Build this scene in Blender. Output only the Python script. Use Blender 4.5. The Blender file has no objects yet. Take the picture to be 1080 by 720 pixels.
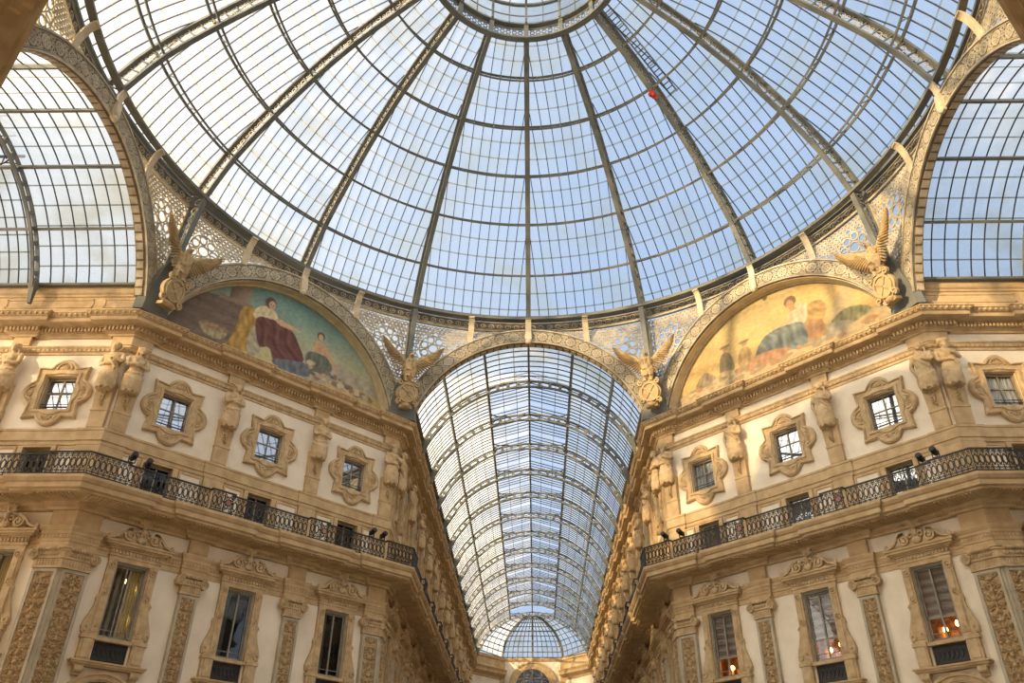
import bpy, math, random
import numpy as np
from mathutils import Matrix, Vector

random.seed(7)
PI = math.pi
SC = bpy.context.scene
COL = SC.collection
R = 18.0                                  # apothem of the octagonal crossing
T8 = math.tan(PI / 8)
H = R * T8                                # half width of a gallery arm
S2 = math.sqrt(2.0)
rad = math.radians

# ------------------------------------------------------------------ materials
def new_mat(name):
    m = bpy.data.materials.new(name)
    m.use_nodes = True
    nt = m.node_tree
    for n in list(nt.nodes):
        nt.nodes.remove(n)
    return m, nt

def noisy(name, c1, c2, scale=1.2, rough=0.8, bump=0.0, bscale=14.0, metal=0.0, detail=6.0, spec=0.3):
    m, nt = new_mat(name)
    N, L = nt.nodes.new, nt.links.new
    out = N('ShaderNodeOutputMaterial'); b = N('ShaderNodeBsdfPrincipled')
    L(b.outputs[0], out.inputs[0])
    g = N('ShaderNodeNewGeometry')
    n1 = N('ShaderNodeTexNoise'); n1.inputs['Scale'].default_value = scale; n1.inputs['Detail'].default_value = detail
    L(g.outputs['Position'], n1.inputs['Vector'])
    r = N('ShaderNodeValToRGB')
    r.color_ramp.elements[0].position = 0.35; r.color_ramp.elements[0].color = (*c1, 1)
    r.color_ramp.elements[1].position = 0.68; r.color_ramp.elements[1].color = (*c2, 1)
    L(n1.outputs['Fac'], r.inputs[0]); L(r.outputs[0], b.inputs['Base Color'])
    b.inputs['Roughness'].default_value = rough; b.inputs['Metallic'].default_value = metal
    b.inputs['Specular IOR Level'].default_value = spec
    if bump:
        n2 = N('ShaderNodeTexNoise'); n2.inputs['Scale'].default_value = bscale; n2.inputs['Detail'].default_value = 4
        L(g.outputs['Position'], n2.inputs['Vector'])
        bp = N('ShaderNodeBump'); bp.inputs['Strength'].default_value = bump; bp.inputs['Distance'].default_value = 0.05
        L(n2.outputs['Fac'], bp.inputs['Height']); L(bp.outputs[0], b.inputs['Normal'])
    return m

def glass_sheet(name, tint, veil, lo, hi, scale=0.35, stain=None):
    """Thin dusty roof glass: clear pane with a veil of dirt that scatters light."""
    m, nt = new_mat(name)
    N, L = nt.nodes.new, nt.links.new
    out = N('ShaderNodeOutputMaterial'); mix = N('ShaderNodeMixShader'); L(mix.outputs[0], out.inputs[0])
    tr = N('ShaderNodeBsdfTransparent'); tr.inputs[0].default_value = (*tint, 1)
    tl = N('ShaderNodeBsdfTranslucent'); tl.inputs[0].default_value = (*veil, 1)
    g = N('ShaderNodeNewGeometry')
    n1 = N('ShaderNodeTexNoise'); n1.inputs['Scale'].default_value = scale; n1.inputs['Detail'].default_value = 5
    L(g.outputs['Position'], n1.inputs['Vector'])
    mr = N('ShaderNodeMapRange'); mr.inputs[1].default_value = 0.35; mr.inputs[2].default_value = 0.7
    mr.inputs[3].default_value = lo; mr.inputs[4].default_value = hi
    L(n1.outputs['Fac'], mr.inputs[0]); L(mr.outputs[0], mix.inputs[0])
    if stain:
        n2 = N('ShaderNodeTexNoise'); n2.inputs['Scale'].default_value = 0.38; n2.inputs['Detail'].default_value = 3
        L(g.outputs['Position'], n2.inputs['Vector'])
        r = N('ShaderNodeValToRGB')
        r.color_ramp.elements[0].position = 0.5; r.color_ramp.elements[0].color = (*tint, 1)
        r.color_ramp.elements[1].position = 0.72; r.color_ramp.elements[1].color = (*stain, 1)
        L(n2.outputs['Fac'], r.inputs[0]); L(r.outputs[0], tr.inputs[0])
    L(tr.outputs[0], mix.inputs[1]); L(tl.outputs[0], mix.inputs[2])
    return m

def window_glass(name, base, gloss_fac, clear):
    m, nt = new_mat(name)
    N, L = nt.nodes.new, nt.links.new
    out = N('ShaderNodeOutputMaterial'); mix = N('ShaderNodeMixShader'); L(mix.outputs[0], out.inputs[0])
    if clear:
        a = N('ShaderNodeBsdfTransparent'); a.inputs[0].default_value = (*base, 1)
    else:
        a = N('ShaderNodeBsdfDiffuse'); a.inputs[0].default_value = (*base, 1)
    gl = N('ShaderNodeBsdfGlossy'); gl.inputs['Roughness'].default_value = 0.02
    gl.inputs[0].default_value = (0.95, 0.97, 1, 1)
    mix.inputs[0].default_value = gloss_fac
    L(a.outputs[0], mix.inputs[1]); L(gl.outputs[0], mix.inputs[2])
    return m

def striped(name, c1, c2, freq, axis=2, rough=0.8):
    m, nt = new_mat(name)
    N, L = nt.nodes.new, nt.links.new
    out = N('ShaderNodeOutputMaterial'); b = N('ShaderNodeBsdfPrincipled'); L(b.outputs[0], out.inputs[0])
    tc = N('ShaderNodeTexCoord'); w = N('ShaderNodeTexWave')
    w.bands_direction = 'Z' if axis == 2 else 'X'
    w.inputs['Scale'].default_value = freq; w.inputs['Distortion'].default_value = 1.2; w.inputs['Detail'].default_value = 1
    L(tc.outputs['Object'], w.inputs['Vector'])
    r = N('ShaderNodeValToRGB'); r.color_ramp.elements[0].color = (*c1, 1); r.color_ramp.elements[1].color = (*c2, 1)
    L(w.outputs[0], r.inputs[0]); L(r.outputs[0], b.inputs['Base Color']); b.inputs['Roughness'].default_value = rough
    return m

def emitter(name, c, s):
    m, nt = new_mat(name)
    out = nt.nodes.new('ShaderNodeOutputMaterial'); e = nt.nodes.new('ShaderNodeEmission')
    e.inputs[0].default_value = (*c, 1); e.inputs[1].default_value = s
    nt.links.new(e.outputs[0], out.inputs[0])
    return m

def painted(name):
    m, nt = new_mat(name)
    N, L = nt.nodes.new, nt.links.new
    out = N('ShaderNodeOutputMaterial'); b = N('ShaderNodeBsdfPrincipled'); L(b.outputs[0], out.inputs[0])
    a = N('ShaderNodeAttribute'); a.attribute_name = 'paint'
    n1 = N('ShaderNodeTexNoise'); n1.inputs['Scale'].default_value = 5; n1.inputs['Detail'].default_value = 6
    g = N('ShaderNodeNewGeometry'); L(g.outputs['Position'], n1.inputs['Vector'])
    mr = N('ShaderNodeMapRange'); mr.inputs[3].default_value = 0.8; mr.inputs[4].default_value = 1.2
    L(n1.outputs['Fac'], mr.inputs[0])
    mx = N('ShaderNodeVectorMath'); mx.operation = 'SCALE'
    L(a.outputs['Color'], mx.inputs[0]); L(mr.outputs[0], mx.inputs['Scale'])
    L(mx.outputs[0], b.inputs['Base Color']); b.inputs['Roughness'].default_value = 0.75
    return m

M = {}
M['plaster'] = noisy('cream_plaster', (0.74, 0.64, 0.49), (0.86, 0.77, 0.61), 0.9, 0.85, 0.08, 20)
M['stone'] = noisy('ochre_stone', (0.46, 0.32, 0.165), (0.60, 0.44, 0.245), 2.2, 0.8, 0.10, 30)
M['stone2'] = noisy('carved_stone', (0.45, 0.32, 0.17), (0.62, 0.46, 0.265), 3.5, 0.8, 0.12, 34)
M['shaft'] = noisy('grey_pilaster_stone', (0.40, 0.34, 0.24), (0.52, 0.45, 0.33), 1.8, 0.75, 0.2, 12)
M['relief'] = noisy('relief_stone', (0.40, 0.28, 0.145), (0.54, 0.39, 0.21), 4.0, 0.8, 0.1, 34)
M['iron'] = noisy('grey_green_iron', (0.125, 0.130, 0.112), (0.185, 0.185, 0.155), 1.0, 0.55, 0, spec=0.4)
M['iron_dark'] = noisy('black_iron', (0.018, 0.018, 0.018), (0.04, 0.038, 0.034), 2.0, 0.5, 0, spec=0.4)
M['iron_light'] = noisy('pale_painted_iron', (0.36, 0.30, 0.20), (0.56, 0.49, 0.35), 2.0, 0.6, 0.1)
M['iron_back'] = noisy('dark_frieze_ground', (0.12, 0.105, 0.08), (0.17, 0.15, 0.115), 2.0, 0.7)
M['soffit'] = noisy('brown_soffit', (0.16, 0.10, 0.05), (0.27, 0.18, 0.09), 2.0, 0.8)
M['gilt'] = noisy('gilded_moulding', (0.52, 0.42, 0.27), (0.68, 0.57, 0.38), 2.0, 0.5, 0.1)
M['eagle'] = noisy('gilded_eagle_stone', (0.37, 0.26, 0.13), (0.52, 0.385, 0.20), 3.0, 0.7, 0.1, 30)
M['grey_wood'] = noisy('grey_window_wood', (0.22, 0.20, 0.16), (0.33, 0.30, 0.24), 3.0, 0.6)
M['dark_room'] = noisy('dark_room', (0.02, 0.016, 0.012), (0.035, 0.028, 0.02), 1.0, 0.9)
M['warm_room'] = noisy('warm_room', (0.30, 0.13, 0.04), (0.85, 0.45, 0.14), 5.0, 0.9)
M['glass_dome'] = glass_sheet('dome_glass', (0.95, 0.96, 0.97), (0.93, 0.92, 0.88), 0.08, 0.24, 0.6, (0.94, 0.87, 0.72))
M['lap'] = glass_sheet('lapped_pane_edge', (0.60, 0.58, 0.48), (0.62, 0.56, 0.42), 0.25, 0.50, 2.0)
M['lap_dark'] = glass_sheet('dark_pane_edge', (0.30, 0.30, 0.26), (0.5, 0.46, 0.36), 0.20, 0.45, 2.0)
M['glass_screen'] = glass_sheet('dusty_backing_glass', (1.0, 0.97, 0.90), (0.98, 0.88, 0.62), 0.05, 0.30, 1.2)
M['glass_vault'] = glass_sheet('vault_glass', (0.93, 0.93, 0.92), (0.93, 0.90, 0.80), 0.22, 0.60, 0.30, (0.62, 0.54, 0.36))
M['pane_mirror'] = window_glass('reflecting_pane', (0.03, 0.035, 0.045), 0.38, False)
M['pane_clear'] = window_glass('clear_pane', (0.85, 0.86, 0.86), 0.03, True)
M['pane_dark'] = window_glass('dark_pane', (0.6, 0.62, 0.62), 0.03, True)
M['curtain'] = striped('pale_curtain', (0.42, 0.41, 0.38), (0.72, 0.71, 0.68), 3.5, 0)
M['gold_curtain'] = striped('golden_curtain', (0.70, 0.52, 0.20), (0.90, 0.74, 0.40), 3.0, 0)
M['blind'] = striped('striped_blind', (0.24, 0.19, 0.15), (0.50, 0.43, 0.35), 0.9, 2)
M['lamp'] = emitter('lamp_glow', (1.0, 0.50, 0.14), 22.0)
M['curtain_fill'] = emitter('pale_curtain_fill', (1.0, 0.80, 0.45), 16.0)  # added glow that only brightens the golden curtain
M['paint'] = painted('mural_paint')
M['red'] = noisy('red_cloth', (0.45, 0.03, 0.02), (0.6, 0.06, 0.04), 6, 0.8)
M['rose'] = noisy('rose_disc', (0.35, 0.14, 0.10), (0.5, 0.22, 0.16), 6, 0.7)
M['floor'] = noisy('marble_floor', (0.26, 0.22, 0.17), (0.36, 0.31, 0.25), 0.6, 0.35)

# ------------------------------------------------------------------ mesh builder
class MB:
    def __init__(s, xf=None):
        s.v = []; s.f = []; s.mi = []; s.xf = xf; s.cur = 0
    def add(s, vs, fs):
        b = len(s.v)
        x = s.xf
        s.v += [x(*q) for q in vs] if x else [tuple(q) for q in vs]
        for f in fs:
            s.f.append(tuple(b + i for i in f)); s.mi.append(s.cur)
    def box(s, x0, x1, y0, y1, z0, z1):
        s.add([(x0,y0,z0),(x1,y0,z0),(x1,y1,z0),(x0,y1,z0),(x0,y0,z1),(x1,y0,z1),(x1,y1,z1),(x0,y1,z1)],
              [(0,3,2,1),(4,5,6,7),(0,1,5,4),(1,2,6,5),(2,3,7,6),(3,0,4,7)])
    def pb(s, a0, a1, p0, p1, z0, z1):           # p = how far it stands proud of the wall
        s.box(a0, a1, -p1, -p0, z0, z1)
    def prism(s, poly, p0, p1):                  # polygon in (s, z), thickness p0..p1
        n = len(poly)
        vs = [(a, -p1, b) for a, b in poly] + [(a, -p0, b) for a, b in poly]
        fs = [tuple(range(n)), tuple(range(2*n-1, n-1, -1))]
        fs += [(i, i+n, (i+1) % n + n, (i+1) % n) for i in range(n)]
        s.add(vs, fs)
    def beam(s, a, b, w, d, up=(0,0,1)):         # box beam from a to b, width w (sideways), depth d (along up)
        a = Vector(a); b = Vector(b); t = (b-a)
        if t.length < 1e-6: return
        t.normalize(); u = Vector(up); sd = t.cross(u)
        if sd.length < 1e-5: sd = t.cross(Vector((1,0,0)))
        sd.normalize(); u = sd.cross(t)
        vs = []
        for q in (a, b):
            for i, j in ((-1,-1),(1,-1),(1,1),(-1,1)):
                vs.append(tuple(q + sd*(w/2*i) + u*(d/2*j)))
        s.add(vs, [(0,1,2,3),(7,6,5,4),(0,4,5,1),(1,5,6,2),(2,6,7,3),(3,7,4,0)])
    def strip(s, pts, w, d, ups):                # continuous rectangular bar along pts with given up vectors
        n = len(pts); P = [Vector(p) for p in pts]; vs = []
        for i in range(n):
            t = (P[min(i+1,n-1)] - P[max(i-1,0)]).normalized()
            u = Vector(ups[i] if isinstance(ups, list) else ups)
            sd = t.cross(u).normalized(); u = sd.cross(t)
            for a, b in ((-1,-1),(1,-1),(1,1),(-1,1)):
                vs.append(tuple(P[i] + sd*(w/2*a) + u*(d/2*b)))
        fs = [(3,2,1,0), tuple(4*(n-1)+k for k in range(4))]
        for i in range(n-1):
            for k in range(4):
                a = 4*i+k; b = 4*i+(k+1) % 4
                fs.append((a, b, b+4, a+4))
        s.add(vs, fs)
    def tube(s, pts, rs, n=8, flat=1.0):
        P = [Vector(p) for p in pts]; m = len(P); vs = []
        if not isinstance(rs, (list, tuple)): rs = [rs]*m
        ref = Vector((0,1,0))
        for i in range(m):
            t = (P[min(i+1,m-1)] - P[max(i-1,0)]).normalized()
            sd = t.cross(ref)
            if sd.length < 1e-3: sd = t.cross(Vector((1,0,0)))
            sd.normalize(); u = sd.cross(t)
            for k in range(n):
                a = 2*PI*k/n
                vs.append(tuple(P[i] + sd*(rs[i]*math.cos(a)) + u*(rs[i]*flat*math.sin(a))))
        fs = [tuple(range(n)), tuple(range(m*n-1, (m-1)*n-1, -1))]
        for i in range(m-1):
            for k in range(n):
                fs.append((i*n+k, i*n+(k+1) % n, (i+1)*n+(k+1) % n, (i+1)*n+k))
        s.add(vs, fs)
    def ell(s, c, r, nu=10, nv=7, rot=None):
        if not isinstance(r, (tuple, list)): r = (r, r, r)
        vs = [(0,0,-1)]
        for j in range(1, nv):
            a = PI*j/nv - PI/2
            for i in range(nu):
                b = 2*PI*i/nu
                vs.append((math.cos(a)*math.cos(b), math.cos(a)*math.sin(b), math.sin(a)))
        vs.append((0,0,1))
        c = Vector(c); out = []
        for q in vs:
            w = Vector((q[0]*r[0], q[1]*r[1], q[2]*r[2]))
            if rot is not None: w = rot @ w
            out.append(tuple(c + w))
        fs = [(0, 1+(i+1) % nu, 1+i) for i in range(nu)]
        for j in range(nv-2):
            for i in range(nu):
                a = 1+j*nu+i; b = 1+j*nu+(i+1) % nu
                fs.append((a, b, b+nu, a+nu))
        t = len(vs)-1; o = 1+(nv-2)*nu
        fs += [(o+i, o+(i+1) % nu, t) for i in range(nu)]
        s.add(out, fs)
    def loft(s, rings):
        n = len(rings[0]); vs = [q for r in rings for q in r]; m = len(rings)
        fs = [tuple(range(n-1, -1, -1)), tuple((m-1)*n+k for k in range(n))]
        for i in range(m-1):
            for k in range(n):
                fs.append((i*n+k, i*n+(k+1) % n, (i+1)*n+(k+1) % n, (i+1)*n+k))
        s.add(vs, fs)
    def ring(s, cx, cz, r0, r1, p0, p1, n=14, sx=1.0, sz=1.0):   # flat annulus facing the room, in (s, z)
        vs = []
        for k in range(n):
            a = 2*PI*k/n; c, d = math.cos(a), math.sin(a)
            vs += [(cx+r0*c*sx, -p1, cz+r0*d*sz), (cx+r1*c*sx, -p1, cz+r1*d*sz), (cx+r1*c*sx, -p0, cz+r1*d*sz), (cx+r0*c*sx, -p0, cz+r0*d*sz)]
        fs = []
        for k in range(n):
            a = 4*k; b = 4*((k+1) % n)
            for i in range(4):
                j = (i+1) % 4
                fs.append((a+i, a+j, b+j, b+i))
        s.add(vs, fs)
    def disc(s, cx, cz, r, p0, p1, n=14, sx=1.0, sz=1.0):
        s.prism([(cx+r*sx*math.cos(2*PI*k/n), cz+r*sz*math.sin(2*PI*k/n)) for k in range(n)], p0, p1)
    def arc(s, cz, r0, r1, a0, a1, n, p0, p1, cx=0.0):           # arched band, angles in radians from +s
        vs = []
        for k in range(n+1):
            a = a0+(a1-a0)*k/n; c, d = math.cos(a), math.sin(a)
            vs += [(cx+r0*c, -p1, cz+r0*d), (cx+r1*c, -p1, cz+r1*d), (cx+r1*c, -p0, cz+r1*d), (cx+r0*c, -p0, cz+r0*d)]
        fs = [(0,1,2,3), (4*n+3, 4*n+2, 4*n+1, 4*n)]
        for k in range(n):
            a = 4*k; b = a+4
            for i in range(4):
                j = (i+1) % 4
                fs.append((a+i, a+j, b+j, b+i))
        s.add(vs, fs)
    def ribbon(s, pts, w, p0, p1):               # flat ribbon through (s, z) points
        n = len(pts); vs = []
        for i in range(n):
            a = pts[max(i-1,0)]; b = pts[min(i+1,n-1)]
            tx, tz = b[0]-a[0], b[1]-a[1]; l = math.hypot(tx, tz) or 1
            nx, nz = -tz/l*w/2, tx/l*w/2; x, z = pts[i]
            vs += [(x-nx,-p1,z-nz),(x+nx,-p1,z+nz),(x+nx,-p0,z+nz),(x-nx,-p0,z-nz)]
        fs = [(0,1,2,3), (4*n-1, 4*n-2, 4*n-3, 4*n-4)]
        for k in range(n-1):
            a = 4*k; b = a+4
            for i in range(4):
                j = (i+1) % 4
                fs.append((a+i, a+j, b+j, b+i))
        s.add(vs, fs)
    def mesh(s, name, mats, smooth=False):
        me = bpy.data.meshes.new(name)
        me.from_pydata(s.v, [], s.f)
        for m in (mats if isinstance(mats, (list, tuple)) else [mats]):
            me.materials.append(m)
        if any(s.mi):
            me.polygons.foreach_set('material_index', s.mi)
        if smooth:
            me.polygons.foreach_set('use_smooth', [True]*len(me.polygons))
        me.update()
        return me

def spiral(cx, cz, r, turns, a0, sgn=1, n=18, tail=None):
    pts = []
    for i in range(n+1):
        t = i/n; q = r*(1-0.82*t); a = a0+sgn*turns*2*PI*t
        pts.append((cx+q*math.cos(a), cz+q*math.sin(a)))
    return (tail or []) + pts

# ------------------------------------------------------------------ objects
def link(name, data, parent=None):
    o = bpy.data.objects.new(name, data); COL.objects.link(o)
    if parent is not None: o.parent = parent
    return o

def part(name, mb, mat, parent, smooth=False, label=None):
    me = mb if isinstance(mb, bpy.types.Mesh) else mb.mesh(name, mat, smooth)
    o = link(name, me, parent)
    if label: o['label'] = label
    return o

def tag(o, label, cat, group=None):
    o['label'] = label; o['category'] = cat; o['kind'] = 'thing'
    if group: o['group'] = group
    return o

def thing(name, label, cat, group=None, loc=(0,0,0), rz=0.0):
    o = link(name, None); o.location = loc; o.rotation_euler = (0,0,rz); o.empty_display_size = 0.3
    return tag(o, label, cat, group)

def structure(name, mb, mat, smooth=False):
    o = link(name, mb.mesh(name, mat, smooth)); o['kind'] = 'structure'
    return o

KIDS = {}
def children(o):
    return [c for c in bpy.data.objects if c.parent is o]

def dup(root, loc, rz, label, group=None, skip=()):
    if root.name not in KIDS:
        KIDS[root.name] = [(c, children(c)) for c in children(root)]
    r = root.copy(); COL.objects.link(r); r.location = loc; r.rotation_euler = (0,0,rz)
    r['label'] = label
    if group: r['group'] = group
    for c, sub in KIDS[root.name]:
        d = c.copy(); COL.objects.link(d); d.parent = r
        for g in sub:
            e = g.copy(); COL.objects.link(e); e.parent = d
    return r

class Proto:
    """First use places the built thing itself, later uses place copies of it and of its parts."""
    def __init__(s, build): s.build = build; s.o = None
    def put(s, loc, rz, label, group=None):
        if s.o is None:
            s.o = s.build(); s.o.location = loc; s.o.rotation_euler = (0,0,rz); s.o['label'] = label
            if group: s.o['group'] = group
            return s.o
        return dup(s.o, loc, rz, label, group)

def remesh(mb, voxel, name, mat, smooth=True):
    me = mb.mesh('tmp', mat)
    o = bpy.data.objects.new('tmp', me); COL.objects.link(o)
    md = o.modifiers.new('r', 'REMESH'); md.mode = 'VOXEL'; md.voxel_size = voxel; md.use_smooth_shade = smooth
    s2 = o.modifiers.new('s', 'SMOOTH'); s2.factor = 0.5; s2.iterations = 1
    dg = bpy.context.evaluated_depsgraph_get()
    out = bpy.data.meshes.new_from_object(o.evaluated_get(dg))
    bpy.data.objects.remove(o); bpy.data.meshes.remove(me)
    out.name = name; out.materials.clear(); out.materials.append(mat)
    if smooth: out.polygons.foreach_set('use_smooth', [True]*len(out.polygons))
    return out

ORD = ['first','second','third','fourth','fifth','sixth','seventh','eighth','ninth','tenth','eleventh','twelfth','thirteenth','fourteenth']
# ------------------------------------------------------------------ plan of the crossing and the gallery arms
class Frame:
    """A wall seen from the room: s runs to the right along it, p is how far something stands proud of it."""
    def __init__(f, key, org, deg, L, wins, pils):
        f.key, f.org, f.rz, f.L, f.wins, f.pils = key, org, rad(deg), L, wins, pils
        f.x = (math.cos(f.rz), math.sin(f.rz)); f.n = (math.sin(f.rz), -math.cos(f.rz))
    def at(f, s, p=0.0, z=0.0):
        return (f.org[0]+f.x[0]*s+f.n[0]*p, f.org[1]+f.x[1]*s+f.n[1]*p, z)

NL = 61.0; AL = 25.0; SIDE = 2*H
far_w = [2.6] + [7.25+4.6*k for k in range(12)]
far_p = [4.95+4.6*k for k in range(12)]
WN = Frame('WN', (-R-AL, H), 0, AL, [AL-7.25, AL-2.6], [AL-9.55, AL-5.0])
NW = Frame('NW', (-R, H), 45, SIDE, [2.6, 7.45, 12.4], [5.1, 10.0])
NB = Frame('NB', (-H, R), 90, NL, far_w, far_p)
NA = Frame('NA', (H, R+NL), -90, NL, [NL-w for w in far_w][::-1], [NL-w for w in far_p][::-1])
NE = Frame('NE', (H, R), -45, SIDE, [2.41, 7.36, 12.26], [4.71, 9.69])
EN = Frame('EN', (R, H), 0, AL, [2.6, 7.25], [5.0, 9.55])
LEFT, RIGHT = [WN, NW, NB], [NA, NE, EN]

def make_path(frames, jog=0.0, half=0.5, corner=0.9):
    pts = []
    for i, f in enumerate(frames):
        if i == 0: pts.append(f.at(0)[:2])
        if i > 0:
            pts.append(f.at(-jog*T8, jog)[:2])
            if jog: pts += [f.at(corner, jog)[:2], f.at(corner, 0)[:2]]
        if jog:
            for q in f.pils:
                pts += [f.at(q-half, 0)[:2], f.at(q-half, jog)[:2], f.at(q+half, jog)[:2], f.at(q+half, 0)[:2]]
        if i < len(frames)-1:
            if jog: pts += [f.at(f.L-corner, 0)[:2], f.at(f.L-corner, jog)[:2]]
        else: pts.append(f.at(f.L)[:2])
    return pts

def offset_path(path, p):
    n = len(path); ns = []
    for i in range(n-1):
        dx, dy = path[i+1][0]-path[i][0], path[i+1][1]-path[i][1]; l = math.hypot(dx, dy)
        ns.append((dy/l, -dx/l))
    out = []
    for i in range(n):
        a = ns[max(i-1, 0)]; b = ns[min(i, n-2)]
        k = 1+a[0]*b[0]+a[1]*b[1]
        out.append((path[i][0]+p*(a[0]+b[0])/k, path[i][1]+p*(a[1]+b[1])/k))
    return out

def sweep(mb, path, prof):
    cols = [offset_path(path, p) for p, z in prof]; m = len(prof); vs = []
    for i in range(len(path)):
        for j in range(m): vs.append((cols[j][i][0], cols[j][i][1], prof[j][1]))
    fs = []
    for i in range(len(path)-1):
        for j in range(m-1):
            a = i*m+j; fs.append((a, a+m, a+m+1, a+1))
    fs.append(tuple(range(m))); fs.append(tuple(range(len(vs)-1, len(vs)-m-1, -1)))
    mb.add(vs, fs)

def along(path, p, step, minlen=0.3):
    """(point, direction, outward normal) at even steps along a path moved out by p."""
    q = offset_path(path, p)
    for a, b in zip(q, q[1:]):
        dx, dy = b[0]-a[0], b[1]-a[1]; l = math.hypot(dx, dy)
        if l < minlen: continue
        n = max(1, int(round(l/step)))
        for k in range(n):
            t = (k+0.5)/n
            yield (a[0]+dx*t, a[1]+dy*t), (dx/l, dy/l), (dy/l, -dx/l), l/n

def dentils(mb, path, p0, p1, z0, z1, step, fill=0.55):
    for c, d, n, w in along(path, p0, step):
        h = w*fill/2
        vs = []
        for z in (z0, z1):
            for a, b in ((-h, 0), (h, 0), (h, p1-p0), (-h, p1-p0)):
                vs.append((c[0]+d[0]*a+n[0]*b, c[1]+d[1]*a+n[1]*b, z))
        mb.add(vs, [(0,3,2,1),(4,5,6,7),(0,1,5,4),(1,2,6,5),(2,3,7,6),(3,0,4,7)])

def eggs(mb, path, p, z, r, step):
    for c, d, n, w in along(path, p, step):
        mb.ell((c[0], c[1], z), (r*0.8, r*0.8, r), 6, 4)

# ------------------------------------------------------------------ walls with real openings
OPEN = [(0.65, 8.55, 12.33), (0.60, 15.0, 16.78), (0.66, 18.60, 20.22)]     # half width, bottom, top: tall, low and square window
REVEAL = 0.42
def wall_mesh(mb, f, holes=True, ztop=23.2):
    zs = sorted({0.0, 14.86, 17.0, ztop} | ({z for o in OPEN for z in o[1:]} if holes else set()))
    ss = {0.0, f.L}
    if holes:
        for w in f.wins:
            for o in OPEN: ss |= {w-o[0], w+o[0]}
    ss = sorted(ss)
    def hole(s, z):
        return holes and any(abs(s-w) < o[0] and o[1] < z < o[2] for w in f.wins for o in OPEN)
    for a, b in zip(ss, ss[1:]):
        for c, d in zip(zs, zs[1:]):
            if hole((a+b)/2, (c+d)/2): continue
            mb.cur = 1 if 14.8 < (c+d)/2 < 17.0 else 0
            mb.add([f.at(a,0,c), f.at(b,0,c), f.at(b,0,d), f.at(a,0,d)], [(0,1,2,3)])
    mb.cur = 1
    if holes:
        for w in f.wins:
            for h, z0, z1 in OPEN:
                v = [f.at(w-h,0,z0), f.at(w+h,0,z0), f.at(w+h,0,z1), f.at(w-h,0,z1)]
                v += [f.at(w-h,-REVEAL,z0), f.at(w+h,-REVEAL,z0), f.at(w+h,-REVEAL,z1), f.at(w-h,-REVEAL,z1)]
                mb.add(v, [(0,1,5,4),(1,2,6,5),(2,3,7,6),(3,0,4,7)])
    mb.cur = 0

def wall_panels(mb, f):
    """white panels with stone borders between the low windows"""
    c = f.x; n = f.n
    def bx(s0, s1, p0, p1, z0, z1):
        vs = [f.at(a, p, z) for z in (z0, z1) for a, p in ((s0,p1),(s1,p1),(s1,p0),(s0,p0))]
        mb.add(vs, [(0,3,2,1),(4,5,6,7),(0,1,5,4),(1,2,6,5),(2,3,7,6),(3,0,4,7)])
    edges = [0.95] + sorted(f.pils) + [f.L-0.95]
    for w in f.wins:
        for sg in (-1, 1):
            lim = [q for q in edges if (q-w)*sg > 0.8]
            if not lim: continue
            q = min(lim, key=lambda t: abs(t-w))
            out = abs(q-w) - (0.62 if q in f.pils else 0.05)
            a, b = sorted((w+sg*0.98, w+sg*min(out, 1.95)))
            if b-a < 0.3: continue
            mb.cur = 0; bx(a, b, 0, 0.03, 15.0, 16.72)
            mb.cur = 1
            bx(a-0.09, a, 0, 0.07, 15.0, 16.81); bx(b, b+0.09, 0, 0.07, 15.0, 16.81); bx(a, b, 0, 0.07, 16.72, 16.81)
        mb.cur = 1
        bx(w-0.80, w-0.60, 0, 0.09, 15.0, 16.86); bx(w+0.60, w+0.80, 0, 0.09, 15.0, 16.86); bx(w-0.60, w+0.60, 0, 0.09, 16.78, 16.86)
    mb.cur = 0

def build_wall(name, f, holes=True, south=False):
    mb = MB()
    wall_mesh(mb, f, holes)
    if holes: wall_panels(mb, f)
    if south: mb.v = [(x, -y, z) for x, y, z in mb.v]
    return structure(name, mb, [M['plaster'], M['stone']])

build_wall('wall_northwest', NW); build_wall('wall_northeast', NE)
build_wall('wall_far_left', NB); build_wall('wall_far_right', NA)
build_wall('wall_west_arm', WN); build_wall('wall_east_arm', EN)
for nm, f in (('wall_southwest', NW), ('wall_southeast', NE), ('wall_near_left', Frame('x', (-H, R), 90, AL, [], [])), ('wall_near_right', Frame('x', (H, R+AL), -90, AL, [], [])),
              ('wall_west_arm_south', WN), ('wall_east_arm_south', EN)):
    build_wall(nm, f, False, True)

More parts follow.
